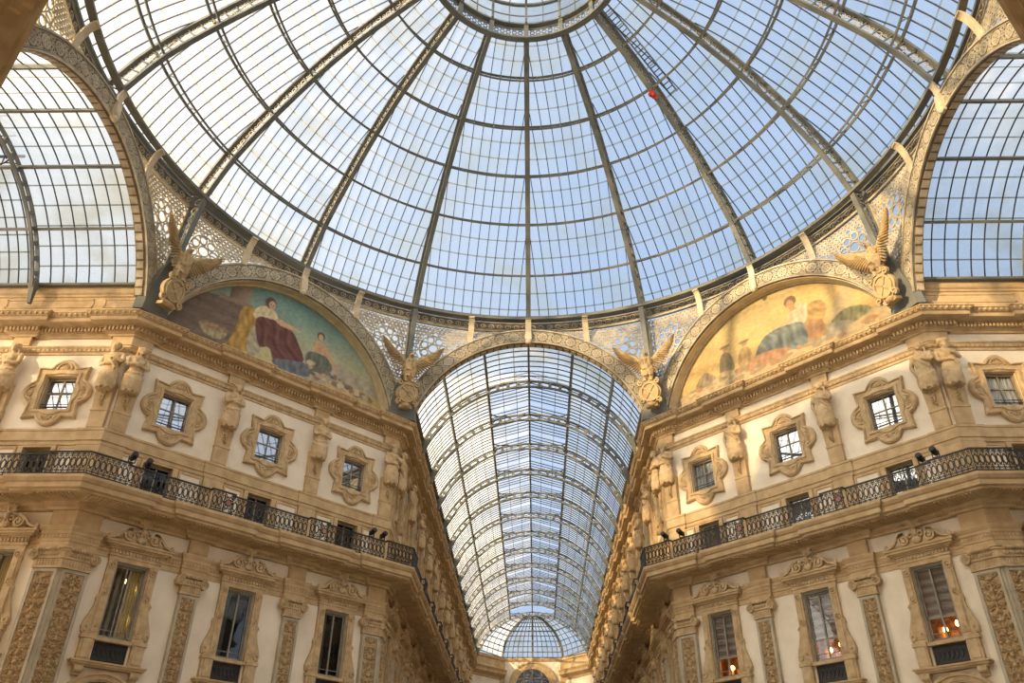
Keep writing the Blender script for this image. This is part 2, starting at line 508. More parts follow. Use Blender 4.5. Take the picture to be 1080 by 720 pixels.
# ------------------------------------------------------------------ mouldings that run round the building
def trims(frames, sfx, mirror=False):
    JOG = 0.17
    pj = make_path(frames, JOG, 0.52, 0.98); pb = make_path(frames, .06, 0.50, 0.98)
    p0 = make_path(frames)
    def emit(name, mats, fn):
        mb = MB()
        if mirror:
            mb.xf = lambda x, y, z: (x, -y, z)
        fn(mb); structure(name, mb, mats)
    def crown(mb):
        sweep(mb, pj, [(0,22.28),(.08,22.28),(.12,22.36),(.20,22.40),(.20,22.44),(.26,22.44),(.26,22.66),(.34,22.68),(.36,22.72),(.74,22.74),(.76,22.76),(.76,22.93),(.81,22.95),(.83,22.97),(.92,23.09),(.97,23.12),(.97,23.16),(0,23.20)])
        dentils(mb, pj, .26, .38, 22.47, 22.64, 0.17, 0.55)
        eggs(mb, pj, .89, 23.045, .085, 0.25)
    def egg_band(mb):
        sweep(mb, p0, [(0,21.40),(.05,21.40),(.06,21.52),(.12,21.54),(.13,21.68),(.18,21.74),(.18,21.80),(0,21.82)])
        eggs(mb, p0, .13, 21.62, .06, 0.21)
    def sill_band(mb):
        sweep(mb, pb, [(0,16.90),(.05,16.90),(.05,17.06),(.10,17.09),(.10,17.50),(.13,17.54),(.13,17.63),(0,17.65)])
    def balcony(mb):
        sweep(mb, pj, [(0,13.92),(.16,13.92),(.20,14.02),(.34,14.08),(.34,14.20),(1.22,14.26),(1.24,14.34),(1.36,14.38),(1.36,14.58),(1.42,14.62),(1.50,14.74),(1.50,14.86),(0,14.87)])
        dentils(mb, pj, .36, 1.16, 14.20, 14.25, 0.15, 0.5)
        dentils(mb, pj, .20, .28, 14.03, 14.08, 0.16, 0.5)
    def architrave(mb):
        sweep(mb, pj, [(0,12.43),(.04,12.43),(.04,12.64),(.07,12.66),(.07,12.92),(.10,12.96),(.11,13.06),(.14,13.10),(.19,13.20),(.19,13.26),(0,13.28)])
        dentils(mb, pj, .07, .11, 12.78, 12.90, 0.14, 0.5)
    emit('trim_%d' % (1+sfx), M['stone'], crown)
    emit('trim_%d' % (3+sfx), M['stone2'], egg_band)
    emit('trim_%d' % (5+sfx), M['stone'], sill_band)
    emit('trim_%d' % (7+sfx), M['stone'], balcony)
    emit('trim_%d' % (9+sfx), M['stone'], architrave)

trims(LEFT, 0); trims(RIGHT, 1); 
trims([WN, NW, Frame('x', (-H, R), 90, AL, [5.0, 9.6], [5.0, 9.6])], 10, True)
trims([Frame('x', (H, R+AL), -90, AL, [], [AL-9.6, AL-5.0]), NE, EN], 11, True)

def parapet(name, frame_pts, mirror=False):
    mb = MB()
    if mirror: mb.xf = lambda x, y, z: (x, -y, z)
    sweep(mb, frame_pts, [(.52,23.16),(.52,23.55),(.44,23.60),(.44,24.30),(.50,24.34),(.50,24.42),(.58,24.50),(.62,24.62),(.62,24.80),(0,24.82)])
    q = offset_path(frame_pts, .44)
    for a, b in zip(q, q[1:]):                     # sunk panels
        L = math.hypot(b[0]-a[0], b[1]-a[1]); d = ((b[0]-a[0])/L, (b[1]-a[1])/L); n = (d[1], -d[0])
        k = 0.35
        while k < L-0.5:
            e = min(k+4.1, L-0.2)
            for z0, z1, s0, s1 in ((23.72,23.78,k,e),(24.14,24.20,k,e),(23.72,24.20,k,k+.06),(23.72,24.20,e-.06,e)):
                mb.add([(a[0]+d[0]*s+n[0]*p, a[1]+d[1]*s+n[1]*p, z) for z in (z0,z1) for s, p in ((s0,.03),(s1,.03),(s1,0),(s0,0))],
                       [(0,3,2,1),(4,5,6,7),(0,1,5,4),(1,2,6,5),(2,3,7,6),(3,0,4,7)])
            k += 4.6
    structure(name, mb, M['stone'])
parapet('trim_21', [(-R-AL, H), (-R+.1, H)]); parapet('trim_22', [(R-.1, H), (R+AL, H)])
parapet('trim_23', [(-H, R-.1), (-H, R+NL)]); parapet('trim_24', [(H, R+NL), (H, R-.1)])
parapet('trim_25', [(-R-AL, H), (-R+.1, H)], True); parapet('trim_26', [(R-.1, H), (R+AL, H)], True)
parapet('trim_27', [(-H, R-.1), (-H, R+AL)], True); parapet('trim_28', [(H, R+AL), (H, R-.1)], True)

fl = MB(); fl.box(-45, 45, -45, 90, -0.2, 0.0)
structure('floor', fl, M['floor'])
# ------------------------------------------------------------------ windows
def shifted(zb): return MB(lambda x, y, z: (x, y, z-zb))

def rosette(mb, x, z, r, p):
    mb.ring(x, z, r*.72, r, p, p+.05, 12); mb.ell((x, -p-.02, z), (r*.45, .06, r*.45), 8, 5)

def tall_window(kind):
    zb = 8.1
    def build():
        t = thing('tall_window', 'x', 'window')
        m = shifted(zb)                                           # stone surround with scrolled wings
        for g in (-1, 1):
            a, b = sorted((g*.66, g*1.0))
            m.pb(a, b, 0, .15, 9.40, 12.36)
            m.pb(min(g*.70, g*.96), max(g*.70, g*.96), .15, .18, 9.55, 10.9); m.pb(min(g*.74, g*.92), max(g*.74, g*.92), .15, .19, 11.2, 11.95)
            for z, r in ((12.14, .15), (11.05, .13), (9.75, .12)): rosette(m, g*.83, z, r, .15)
            wing = [(1.0,10.95),(1.05,10.95),(1.09,10.82),(1.06,10.66),(1.08,10.5),(1.17,10.2),(1.27,9.95),(1.33,9.72),(1.30,9.5),(1.0,9.42)]
            m.prism([(g*x, z) for x, z in (wing if g > 0 else wing[::-1])], 0, .13)
            m.ring(g*1.18, 9.66, .06, .13, .13, .18, 12); m.ring(g*1.04, 10.82, .03, .07, .13, .17, 10)
            a, b = sorted((g*.74, g*1.22)); m.pb(a, b, 0, .22, 8.46, 9.40)
            a, b = sorted((g*.80, g*1.14)); m.pb(a, b, .22, .26, 8.58, 9.25)
            a, b = sorted((g*.72, g*1.28)); m.pb(a, b, 0, .27, 9.28, 9.42)
        m.pb(-.645, .645, -.30, .0, 9.27, 9.40); m.pb(-.74, .74, .0, .16, 9.27, 9.40)
        m.pb(-1.02, 1.02, 0, .15, 12.34, 12.52); m.pb(-1.08, 1.08, 0, .19, 12.52, 12.58); m.pb(-1.05, 1.05, 0, .17, 12.58, 12.80)
        for k in range(15): m.pb(-.98+k*.14-.04, -.98+k*.14+.04, .17, .23, 12.64, 12.77)
        part('surround', m, M['stone2'], t)
        m = shifted(zb)                                           # cornice over the window
        for (h, p, z0, z1) in ((1.12,.24,12.80,12.86),(1.22,.32,12.86,12.92),(1.34,.42,12.92,13.02),(1.40,.47,13.02,13.10)):
            m.pb(-h, h, 0, p, z0, z1)
        part('cornice', m, M['stone'], t)
        m = MB(lambda x, y, z: (x*1.02, y-.20, 13.10+(z-13.10)*1.08-zb))                                           # carved crest
        back = [(-1.25,13.10)]+[(x, 13.14+.62*math.exp(-(x/.52)**2)) for x in [i*.1-1.2 for i in range(25)]]+[(1.25,13.10)]
        m.prism(back[::-1], -.19, .08)
        for g in (-1, 1):
            tail = [(g*1.30,13.16),(g*1.12,13.20),(g*.95,13.28),(g*.80,13.44),(g*.62,13.60),(g*.46,13.62)]
            m.ribbon(spiral(g*.50, 13.38, .24, 1.6, PI/2, -g, 20, tail), .085, .08, .20)
            m.ribbon(spiral(g*.20, 13.48, .16, 1.3, -PI/2, -g, 14), .06, .08, .19)
            m.ell((g*1.28, -.12, 13.22), (.09,.09,.12), 8, 5); m.ell((g*.50,-.15,13.38),(.07,.07,.07),8,5)
            for k in range(3):
                a = PI/2+g*(.45+.5*k); m.ell((.19*math.cos(a), -.14, 13.80+.19*math.sin(a)), (.07,.06,.15), 7, 5, Matrix.Rotation(-(a-PI/2), 3, 'Y'))
        m.ell((0,-.15,13.88), (.10,.09,.20), 8, 6); m.ell((0,-.16,13.58), (.13,.11,.14), 8, 6); m.ell((0,-.15,13.28), (.20,.09,.14), 8, 6)
        part('pediment', m, M['stone2'], t)
        m = shifted(zb)
        for (h, p, z0, z1) in ((1.30,.26,8.28,8.34),(1.38,.34,8.34,8.42),(1.44,.40,8.42,8.48)): m.pb(-h, h, 0, p, z0, z1)
        part('sill', m, M['stone'], t)
        for g in (-1, 1):
            m = shifted(zb)
            m.tube([(g*1.05-.16,-.2,8.16),(g*1.05+.16,-.2,8.16)], .13, 10); m.tube([(g*1.05-.15,-.08,8.02),(g*1.05+.15,-.08,8.02)], .09, 10)
            m.pb(g*1.05-.17, g*1.05+.17, 0, .32, 8.20, 8.28)
            part('bracket', m, M['stone2'], t)
        m = shifted(zb)                                           # cast iron apron panel
        m.pb(-.645, .645, -.14, -.08, 8.555, 9.27)
        for k in range(7): m.ring(-.54+.18*k, 8.92, .055, .085, -.08, -.04, 10, 1, 2.2)
        for z in (8.6, 9.2): m.pb(-.64, .64, -.08, -.03, z, z+.04)
        part('apron_grille', m, M['iron_dark'], t)
        m = shifted(zb)                                           # timber frame and sashes
        for g in (-1, 1): m.pb(min(g*.645,g*.57), max(g*.645,g*.57), -.26, -.02, 9.405, 12.325)
        m.pb(-.57, .57, -.26, -.02, 12.24, 12.325); m.pb(-.57, .57, -.26, -.08, 9.40, 9.47)
        part('casing', m, M['grey_wood'], t)
        m = shifted(zb)
        if kind != 'open': m.pb(-.035, .035, -.20, -.12, 9.47, 12.24)
        if kind in ('blind', 'gloss'): m.pb(-.57, .57, -.20, -.13, 10.28, 10.35)
        for g in (-1, 1):
            a, b = sorted((g*.57, g*.52)); m.pb(a, b, -.20, -.13, 9.47, 12.24)
        m.pb(-.57, .57, -.20, -.13, 12.18, 12.24); m.pb(-.57, .57, -.20, -.13, 9.47, 9.53); m.pb(-.57, .57, -.19, -.14, 9.72, 9.75)
        part('sash', m, M['grey_wood'], t)
        m = shifted(zb); m.pb(-.57, .57, -.175, -.165, 9.47, 12.24)
        part('pane', m, M['pane_clear'] if kind != 'dark' else M['pane_dark'], t)
        if kind in ('blind', 'gloss'):
            m = shifted(zb)
            for k in range(13):
                z = 10.36+k*.145; m.add([(-.56,.23,z),(.56,.23,z),(.56,.29,z+.145),(-.56,.29,z+.145)], [(0,1,2,3)])
            part('roller_blind', m, M['blind'], t)
            m = shifted(zb); m.box(-.60,.60,.5,1.5,9.0,9.4)
            for x, w, h in ((-.42,.2,.7),(.1,.25,.5),(.45,.2,.85)): m.box(x-w/2, x+w/2, .8, 1.0, 9.4, 9.4+h)
            part('furniture', m, M['warm_room'], t)
            for x, z in ((.32,10.12),(-.2,9.95)):
                m = shifted(zb); m.ell((x,.7,z), (.10,.10,.12), 8, 6); part('lamp', m, M['lamp'], t)
            room = M['warm_room']
        else: room = M['dark_room']
        if kind == 'open':
            m = shifted(zb); m.cur = 0
            n = 14; vs = []
            for k in range(n+1): vs += [(.02+.54*k/n, .34+.05*math.sin(k*2.1), 9.48), (.02+.54*k/n, .34+.05*math.sin(k*2.1), 12.25)]
            m.add(vs, [(2*k, 2*k+2, 2*k+3, 2*k+1) for k in range(n)])
            part('curtain', m, M['gold_curtain'], t)
            m = shifted(zb); m.pb(-.30, -.16, -.5, -.46, 9.48, 12.25); m.pb(.0, .05, -.26, -.10, 9.47, 12.24); m.pb(-.14,-.09,-.26,-.10,9.47,12.24); part('inner_sash', m, M['grey_wood'], t)
            m = shifted(zb); m.ell((.3,.95,11.95), (.16,.16,.1), 10, 6); part('lamp', m, M['lamp'], t)
            for z in (10.3, 11.5): m = shifted(zb); m.ell((.60,.25,z), (.035,.035,.12), 8, 6); part('curtain_fill_glow', m, M['curtain_fill'], t)  # hidden glows added beside the jamb to light up the curtain, not room fittings
        if kind == 'dark':
            m = shifted(zb); n = 10; vs = []
            for k in range(n+1): vs += [(-.56+.34*k/n, .34+.05*math.sin(k*2.1), 9.48), (-.56+.34*k/n, .34+.05*math.sin(k*2.1), 12.25)]
            m.add(vs, [(2*k, 2*k+2, 2*k+3, 2*k+1) for k in range(n)])
            part('curtain', m, M['curtain'], t)
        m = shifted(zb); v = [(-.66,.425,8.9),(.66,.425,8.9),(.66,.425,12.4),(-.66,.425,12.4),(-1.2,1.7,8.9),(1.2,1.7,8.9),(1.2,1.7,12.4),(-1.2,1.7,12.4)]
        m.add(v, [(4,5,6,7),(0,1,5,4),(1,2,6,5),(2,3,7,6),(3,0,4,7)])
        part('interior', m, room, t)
        return t
    return build

def outline_pts(n=96):
    """lobed star outline of the square windows' stone surrounds (square corners, a round lobe on each side)"""
    hx, hz = 1.18, 1.29; out = []
    path = []
    def lobe(cx, cz, r, a0, a1, k=10):
        return [(cx+r*math.cos(a0+(a1-a0)*i/k), cz+r*math.sin(a0+(a1-a0)*i/k)) for i in range(k+1)]
    ez, ex = hz-.34, hx-.30
    right = [(hx, -hz), (hx-.03, -ez-.12), (hx-.08, -.60)] + lobe(hx-.22, 0, .58, -PI*.36, PI*.36) + [(hx-.08, .60), (hx-.03, ez+.12), (hx, hz)]
    top = [(ex-.0, hz-.03), (.58, hz-.07)] + lobe(0, hz-.18, .55, PI*.5-PI*.36, PI*.5+PI*.36) + [(-.58, hz-.07), (-ex, hz-.03)]
    pts = right + top + [(-x, -z) for x, z in right] + [(-x, -z) for x, z in top]
    # resample evenly
    L = [0.0]
    for i in range(len(pts)):
        a = pts[i]; b = pts[(i+1) % len(pts)]; L.append(L[-1]+math.hypot(b[0]-a[0], b[1]-a[1]))
    for i in range(len(pts)):
        a = pts[i]; b = pts[(i+1) % len(pts)]; k = max(1, int((L[i+1]-L[i])/.09))
        for j in range(k): out.append((a[0]+(b[0]-a[0])*j/k, a[1]+(b[1]-a[1])*j/k))
    return out

def square_window(kind):
    zb = 18.1; zc = 19.42
    def build():
        t = thing('square_window', 'x', 'window')
        m = shifted(zb); P = outline_pts(); n = len(P)
        inner = []
        for x, z in P:
            k = max(abs(x)/.68, abs(z)/.83); inner.append((x/k, z/k))
        levels = [(0,.004),(0,.13),(.10,.19),(.20,.19),(.27,.11),(.60,.11),(.66,.17),(.86,.17),(.94,.10),(1,.10),(1,.004)]
        vs = []
        for tt, p in levels:
            for (x, z), (a, b) in zip(P, inner):
                vs.append((x+(a-x)*tt, -p, zc+z+(b-z)*tt))
        fs = []
        for i in range(len(levels)-1):
            for k in range(n):
                fs.append((i*n+k, i*n+(k+1) % n, (i+1)*n+(k+1) % n, (i+1)*n+k))
        m.add(vs, fs)
        for x, z, a0 in ((1.02,0,0),(-1.02,0,PI),(0,1.14,PI/2),(0,-1.14,-PI/2)):      # moulded arcs and a shell in each lobe
            m.arc(zc+z, .30, .36, a0-PI*.5, a0+PI*.5, 14, .10, .17, x)
            for k in range(5):
                a = a0-PI*.36+PI*.18*k; m.ell((x+.15*math.cos(a), -.12, zc+z+.15*math.sin(a)), (.13,.05,.035), 6, 4, Matrix.Rotation(-a, 3, 'Y'))
        part('surround', m, M['stone2'], t)
        m = shifted(zb)
        for g in (-1, 1): m.pb(min(g*.655,g*.60), max(g*.655,g*.60), -.30, -.14, 18.605, 20.215)
        m.pb(-.60,.60,-.30,-.14,20.14,20.215); m.pb(-.60,.60,-.30,-.14,18.605,18.68)
        part('casing', m, M['grey_wood'], t)
        m = shifted(zb); m.pb(-.03,.03,-.27,-.19,18.68,20.14); m.pb(-.60,.60,-.26,-.20,19.50,19.55)
        part('sash', m, M['grey_wood'], t)
        m = shifted(zb); m.pb(-.60,.60,-.245,-.235,18.68,20.14)
        part('pane', m, M['pane_mirror'] if kind == 'mirror' else M['pane_clear'], t)
        m = shifted(zb)
        for z in (18.78, 18.90): m.pb(-.64,.64,-.10,-.075,z,z+.03)
        part('guard_rail', m, M['iron_dark'], t)
        if kind == 'curtain':
            m = shifted(zb); k2 = 28; vs = []
            for k in range(k2+1): vs += [(-.6+1.2*k/k2, .30+.04*math.sin(k*1.9), 18.62), (-.6+1.2*k/k2, .30+.04*math.sin(k*1.9), 20.2)]
            m.add(vs, [(2*k, 2*k+2, 2*k+3, 2*k+1) for k in range(k2)])
            part('curtain', m, M['curtain'], t)
        return t
    return build

def low_window(light):
    zb = 15.0
    def build():
        t = thing('low_window', 'x', 'window')
        m = shifted(zb)
        for g in (-1, 1): m.pb(min(g*.595,g*.53), max(g*.595,g*.53), -.34, -.20, 15.005, 16.775)
        m.pb(-.53,.53,-.34,-.20,16.70,16.775); m.pb(-.03,.03,-.32,-.24,15.005,16.70)
        part('casing', m, M['grey_wood'], t)
        m = shifted(zb); m.pb(-.53,.53,-.29,-.28,15.005,16.70)
        part('pane', m, M['pane_mirror'] if light else M['pane_dark'], t)
        if not light:
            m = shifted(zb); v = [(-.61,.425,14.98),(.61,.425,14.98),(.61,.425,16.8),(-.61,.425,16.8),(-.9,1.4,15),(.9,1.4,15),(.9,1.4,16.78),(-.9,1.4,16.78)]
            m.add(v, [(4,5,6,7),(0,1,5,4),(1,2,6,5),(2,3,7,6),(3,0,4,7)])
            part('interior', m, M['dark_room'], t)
        return t
    return build

def arched_window():
    t = thing('arched_window', 'x', 'window')
    zb = 4.6; m = shifted(zb)
    for r0, r1, p in ((1.28,1.62,.10),(1.34,1.40,.14),(1.52,1.64,.16)): m.arc(6.58, r0, r1, 0, PI, 28, 0, p)
    for g in (-1, 1): m.pb(min(g*1.28,g*1.62), max(g*1.28,g*1.62), 0, .10, 4.6, 6.58)
    part('surround', m, M['stone2'], t)
    m = shifted(zb); m.prism([(1.28,4.6)]+[(1.28*math.cos(PI*k/24), 6.58+1.28*math.sin(PI*k/24)) for k in range(25)]+[(-1.28,4.6)], .012, .02)
    part('pane', m, M['pane_mirror'], t)
    m = shifted(zb)
    for k in range(1, 6): a = PI*k/6; m.ribbon([(0,6.58),(1.28*math.cos(a), 6.58+1.28*math.sin(a))], .05, .02, .06)
    m.pb(-1.28,1.28,.02,.07,6.54,6.62); m.pb(-.03,.03,.02,.06,4.6,6.58); m.arc(6.58,.5,.55,0,PI,16,.02,.06)
    part('sash', m, M['grey_wood'], t)
    return t

# ------------------------------------------------------------------ pilasters
def relief_grid(w, z0, z1, seed, step=.016):
    """carved candelabrum foliage: a height field mirrored about its centre line"""
    rng = random.Random(seed)
    nx = int(round(w/step))+1; nz = int(round((z1-z0)/step))+1
    xs = np.linspace(-w/2, w/2, nx); zs = np.linspace(z0, z1, nz)
    X, Z = np.meshgrid(np.abs(xs), zs); h = np.zeros_like(X)
    def blob(x, z, r, a, ex=1.0):
        np.maximum(h, a*np.clip(1-((X-x)/(r*ex))**2-((Z-z)/r)**2, 0, 1)**.5, out=h)
    z = z0+.1
    while z < z1-.15:
        unit = rng.uniform(.62, .80); top = min(z+unit, z1-.08)
        for k in range(30):
            t = k/29; blob(0, z+(top-z)*t, .030+.028*math.sin(t*PI*3)**2, .05)
        blob(0, z+.05, .08, .075, 1.2); blob(0, z+unit*.5, .10, .08, .8); blob(0, z+unit*.62, .035, .06, 3.0); blob(0, z+unit*.12, .03, .06, 4.0)
        for (cz, r, sg) in ((z+unit*.27, .10, 1), (z+unit*.76, .088, -1)):
            cx = w*.27
            for k in range(30):
                t = k/29; q = r*(1-.75*t); a = PI+sg*2*PI*1.25*t
                blob(cx+q*math.cos(a), cz+q*math.sin(a), .025+.006*math.sin(k), .055)
            blob(cx, cz, .034, .07)
            for k in range(13):
                a = rng.uniform(0, 2*PI); L = rng.uniform(1.1, 1.6)
                for e in range(4): blob(min(cx+r*(L+.12*e)*math.cos(a), w/2-.045), cz+r*(L+.12*e)*math.sin(a), .034-.006*e, .05)
        z += unit
    h[0] = h[-1] = 0; h[:, 0] = h[:, -1] = 0
    return xs, zs, h

def relief_mb(zb, w, z0, z1, p, seed, xf=None):
    xs, zs, h = relief_grid(w, z0, z1, seed)
    m = MB(xf) if xf else shifted(zb)
    nx, nz = len(xs), len(zs)
    vs = [(float(xs[i]), -p-1.9*float(h[j, i]), float(zs[j])) for j in range(nz) for i in range(nx)]
    m.add(vs, [(j*nx+i, j*nx+i+1, (j+1)*nx+i+1, (j+1)*nx+i) for j in range(nz-1) for i in range(nx-1)])
    return m

def volute(m, x, z, r, p, g):
    m.ring(x, z, r*.80, r, p-.26, p+.05, 14); m.disc(x, z, r*.85, p-.2, p, 14)
    m.ribbon(spiral(x, z, r*.92, 2.0, PI/2, g, 22), r*.2, p, p+.06); m.ell((x, -p-.03, z), (r*.22,.07,r*.22), 8, 5)

def pilaster():
    zb = 6.5; t = thing('pilaster', 'x', 'pilaster'); m = shifted(zb)
    m.pb(-.40,.40,0,.16,6.5,11.62)
    for g in (-1,1): m.pb(min(g*.40,g*.29), max(g*.40,g*.29), .16,.22,6.5,11.58)
    m.pb(-.29,.29,.16,.22,11.46,11.58)
    part('shaft', m, M['shaft'], t)
    part('relief_panel', relief_mb(zb, .56, 6.6, 11.44, .165, 5), M['relief'], t, True)
    m = shifted(zb)
    m.pb(-.45,.45,0,.27,11.60,11.68); m.pb(-.42,.42,0,.24,11.68,11.96)
    for k in range(9): m.pb(-.40+.1*k-.03, -.40+.1*k+.03, .24,.27,11.70,11.94)
    m.pb(-.46,.46,0,.30,11.96,12.04)
    for k in range(6): m.ell((-.35+.14*k,-.32,12.12), (.055,.05,.08), 7, 5)
    m.pb(-.44,.44,0,.30,12.04,12.22); m.pb(-.62,.62,0,.34,12.26,12.34); m.pb(-.58,.58,0,.38,12.34,12.43)
    for g in (-1,1): volute(m, g*.52, 12.10, .19, .32, g)
    for k in range(4): m.ell((-.3+.2*k,-.38,12.29), (.09,.05,.05), 7, 5)
    part('capital', m, M['stone2'], t)
    m = shifted(zb); m.pb(-.43,.43,0,.20,13.30,13.92); m.pb(-.36,.36,.20,.22,13.38,13.84)
    part('frieze_block', m, M['stone'], t)
    return t

def corner_xf(g, zb):
    """wall face beside a corner: s measured away from the corner on side g (-1 the first wall, 1 the second)"""
    a = g*PI/8; c, s = math.cos(a), math.sin(a)
    def xf(x, y, z):
        return (x*c-y*s, x*s+y*c, z-zb)
    return xf

def corner_path(d, p=0.0):
    a = PI/8
    return [(-d*math.cos(a), d*math.sin(a)), (0, 0), (d*math.cos(a), d*math.sin(a))]

def corner_band(m, d, prof):
    pts = corner_path(d); sweep(m, pts, prof)

def corner_pilaster():
    zb = 6.5; t = thing('corner_pilaster', 'x', 'pilaster'); m = shifted(zb)
    corner_band(m, .98, [(0,6.5),(.16,6.5),(.16,11.62),(0,11.62)])
    for g in (-1, 1):
        m.xf = corner_xf(g, zb)
        for a, b in ((.02,.13),(.86,.98)):
            x0, x1 = sorted((g*a, g*b)); m.pb(x0, x1, .16,.22,6.5,11.58)
        x0, x1 = sorted((g*.13, g*.86)); m.pb(x0, x1, .16,.22,11.46,11.58)
    part('shaft', m, M['shaft'], t)
    for g in (-1, 1):
        f = corner_xf(g, zb)
        part('relief_panel', relief_mb(zb, .70, 6.6, 11.44, .165, 9+g, lambda x, y, z, f=f, g=g: f(x+g*.495, y, z)), M['relief'], t, True)
    m = shifted(zb)
    for d, pr in ((1.02, [(0,11.60),(.27,11.60),(.27,11.68),(.24,11.69),(.24,11.95),(.30,11.96),(.30,12.22),(.34,12.26),(.34,12.34),(.38,12.35),(.38,12.43),(0,12.43)]),):
        corner_band(m, d, pr)
    for g in (-1, 1):
        m.xf = corner_xf(g, zb)
        volute(m, g*1.06, 12.10, .20, .33, g)
        for k in range(8): x = g*(.12+.11*k); m.pb(x-.03, x+.03, .24,.27,11.70,11.93); m.ell((x,-.33,12.12), (.05,.05,.08), 7, 5); m.ell((x,-.40,12.30), (.06,.05,.06), 7, 5)
    part('capital', m, M['stone2'], t)
    m = shifted(zb); corner_band(m, .92, [(0,13.30),(.20,13.30),(.20,13.92),(0,13.92)])
    part('frieze_block', m, M['stone'], t)
    return t

def herm_bits(m, x0=0.0):
    """tapering herm shaft that carries a figure"""
    zs = [(17.64,.35,.16),(17.70,.35,.18),(18.42,.36,.20),(18.46,.385,.23),(18.53,.385,.23),(18.55,.35,.20),(19.55,.38,.27),(19.8,.40,.30)]
    vs = [];
    for z, w, p in zs: vs += [(x0-w,0,z),(x0-w,-p,z),(x0+w,-p,z),(x0+w,0,z)]
    fs = [(0,1,2,3)]
    for i in range(len(zs)-1):
        for k in range(4):
            a = 4*i+k; b = 4*i+(k+1) % 4; fs.append((a,b,b+4,a+4))
    fs.append(tuple(4*(len(zs)-1)+k for k in range(4))); m.add(vs, fs)

def garland_bits(m, x0=0.0):
    rng = random.Random(3)
    for k in range(16):
        z = 19.5-.055*k; r = .10*(1-k/22)
        for _ in range(2): m.ell((x0+rng.uniform(-.08,.08), -.25-.05+(19.5-z)*.03, z), (r*.8,.06,r*.7), 6, 4)
    for g in (-1,1): m.ell((x0+g*.2,-.27,19.42), (.10,.06,.09), 7, 5)

def herm_pilaster():
    zb = 14.87; t = thing('herm_pilaster', 'x', 'pilaster')
    m = shifted(zb); m.pb(-.48,.48,0,.09,14.87,16.90); m.pb(-.40,.40,.09,.11,15.1,16.7); part('pedestal', m, M['stone'], t)
    m = shifted(zb); herm_bits(m); part('herm_shaft', m, M['stone'], t)
    m = shifted(zb); garland_bits(m); part('garland', m, M['stone2'], t)
    m = shifted(zb); m.pb(-.40,.40,0,.20,21.82,22.28); m.pb(-.34,.34,0,.12,21.56,21.82); part('frieze_block', m, M['stone'], t)
    return t

def corner_herm_pilaster():
    zb = 14.87; t = thing('corner_herm_pilaster', 'x', 'pilaster')
    m = shifted(zb); corner_band(m, .98, [(0,14.87),(.09,14.87),(.09,16.90),(0,16.90)]); part('pedestal', m, M['stone'], t)
    for g in (-1, 1):
        f = corner_xf(g, zb)
        m = MB(f); herm_bits(m, g*.42); part('herm_shaft', m, M['stone'], t)
        m = MB(f); garland_bits(m, g*.42); part('garland', m, M['stone2'], t)
    m = shifted(zb); corner_band(m, .86, [(0,21.82),(.20,21.82),(.20,22.28),(0,22.28)]); corner_band(m, .7, [(0,21.56),(.12,21.56),(.12,21.82),(0,21.82)])
    part('frieze_block', m, M['stone'], t)
    return t

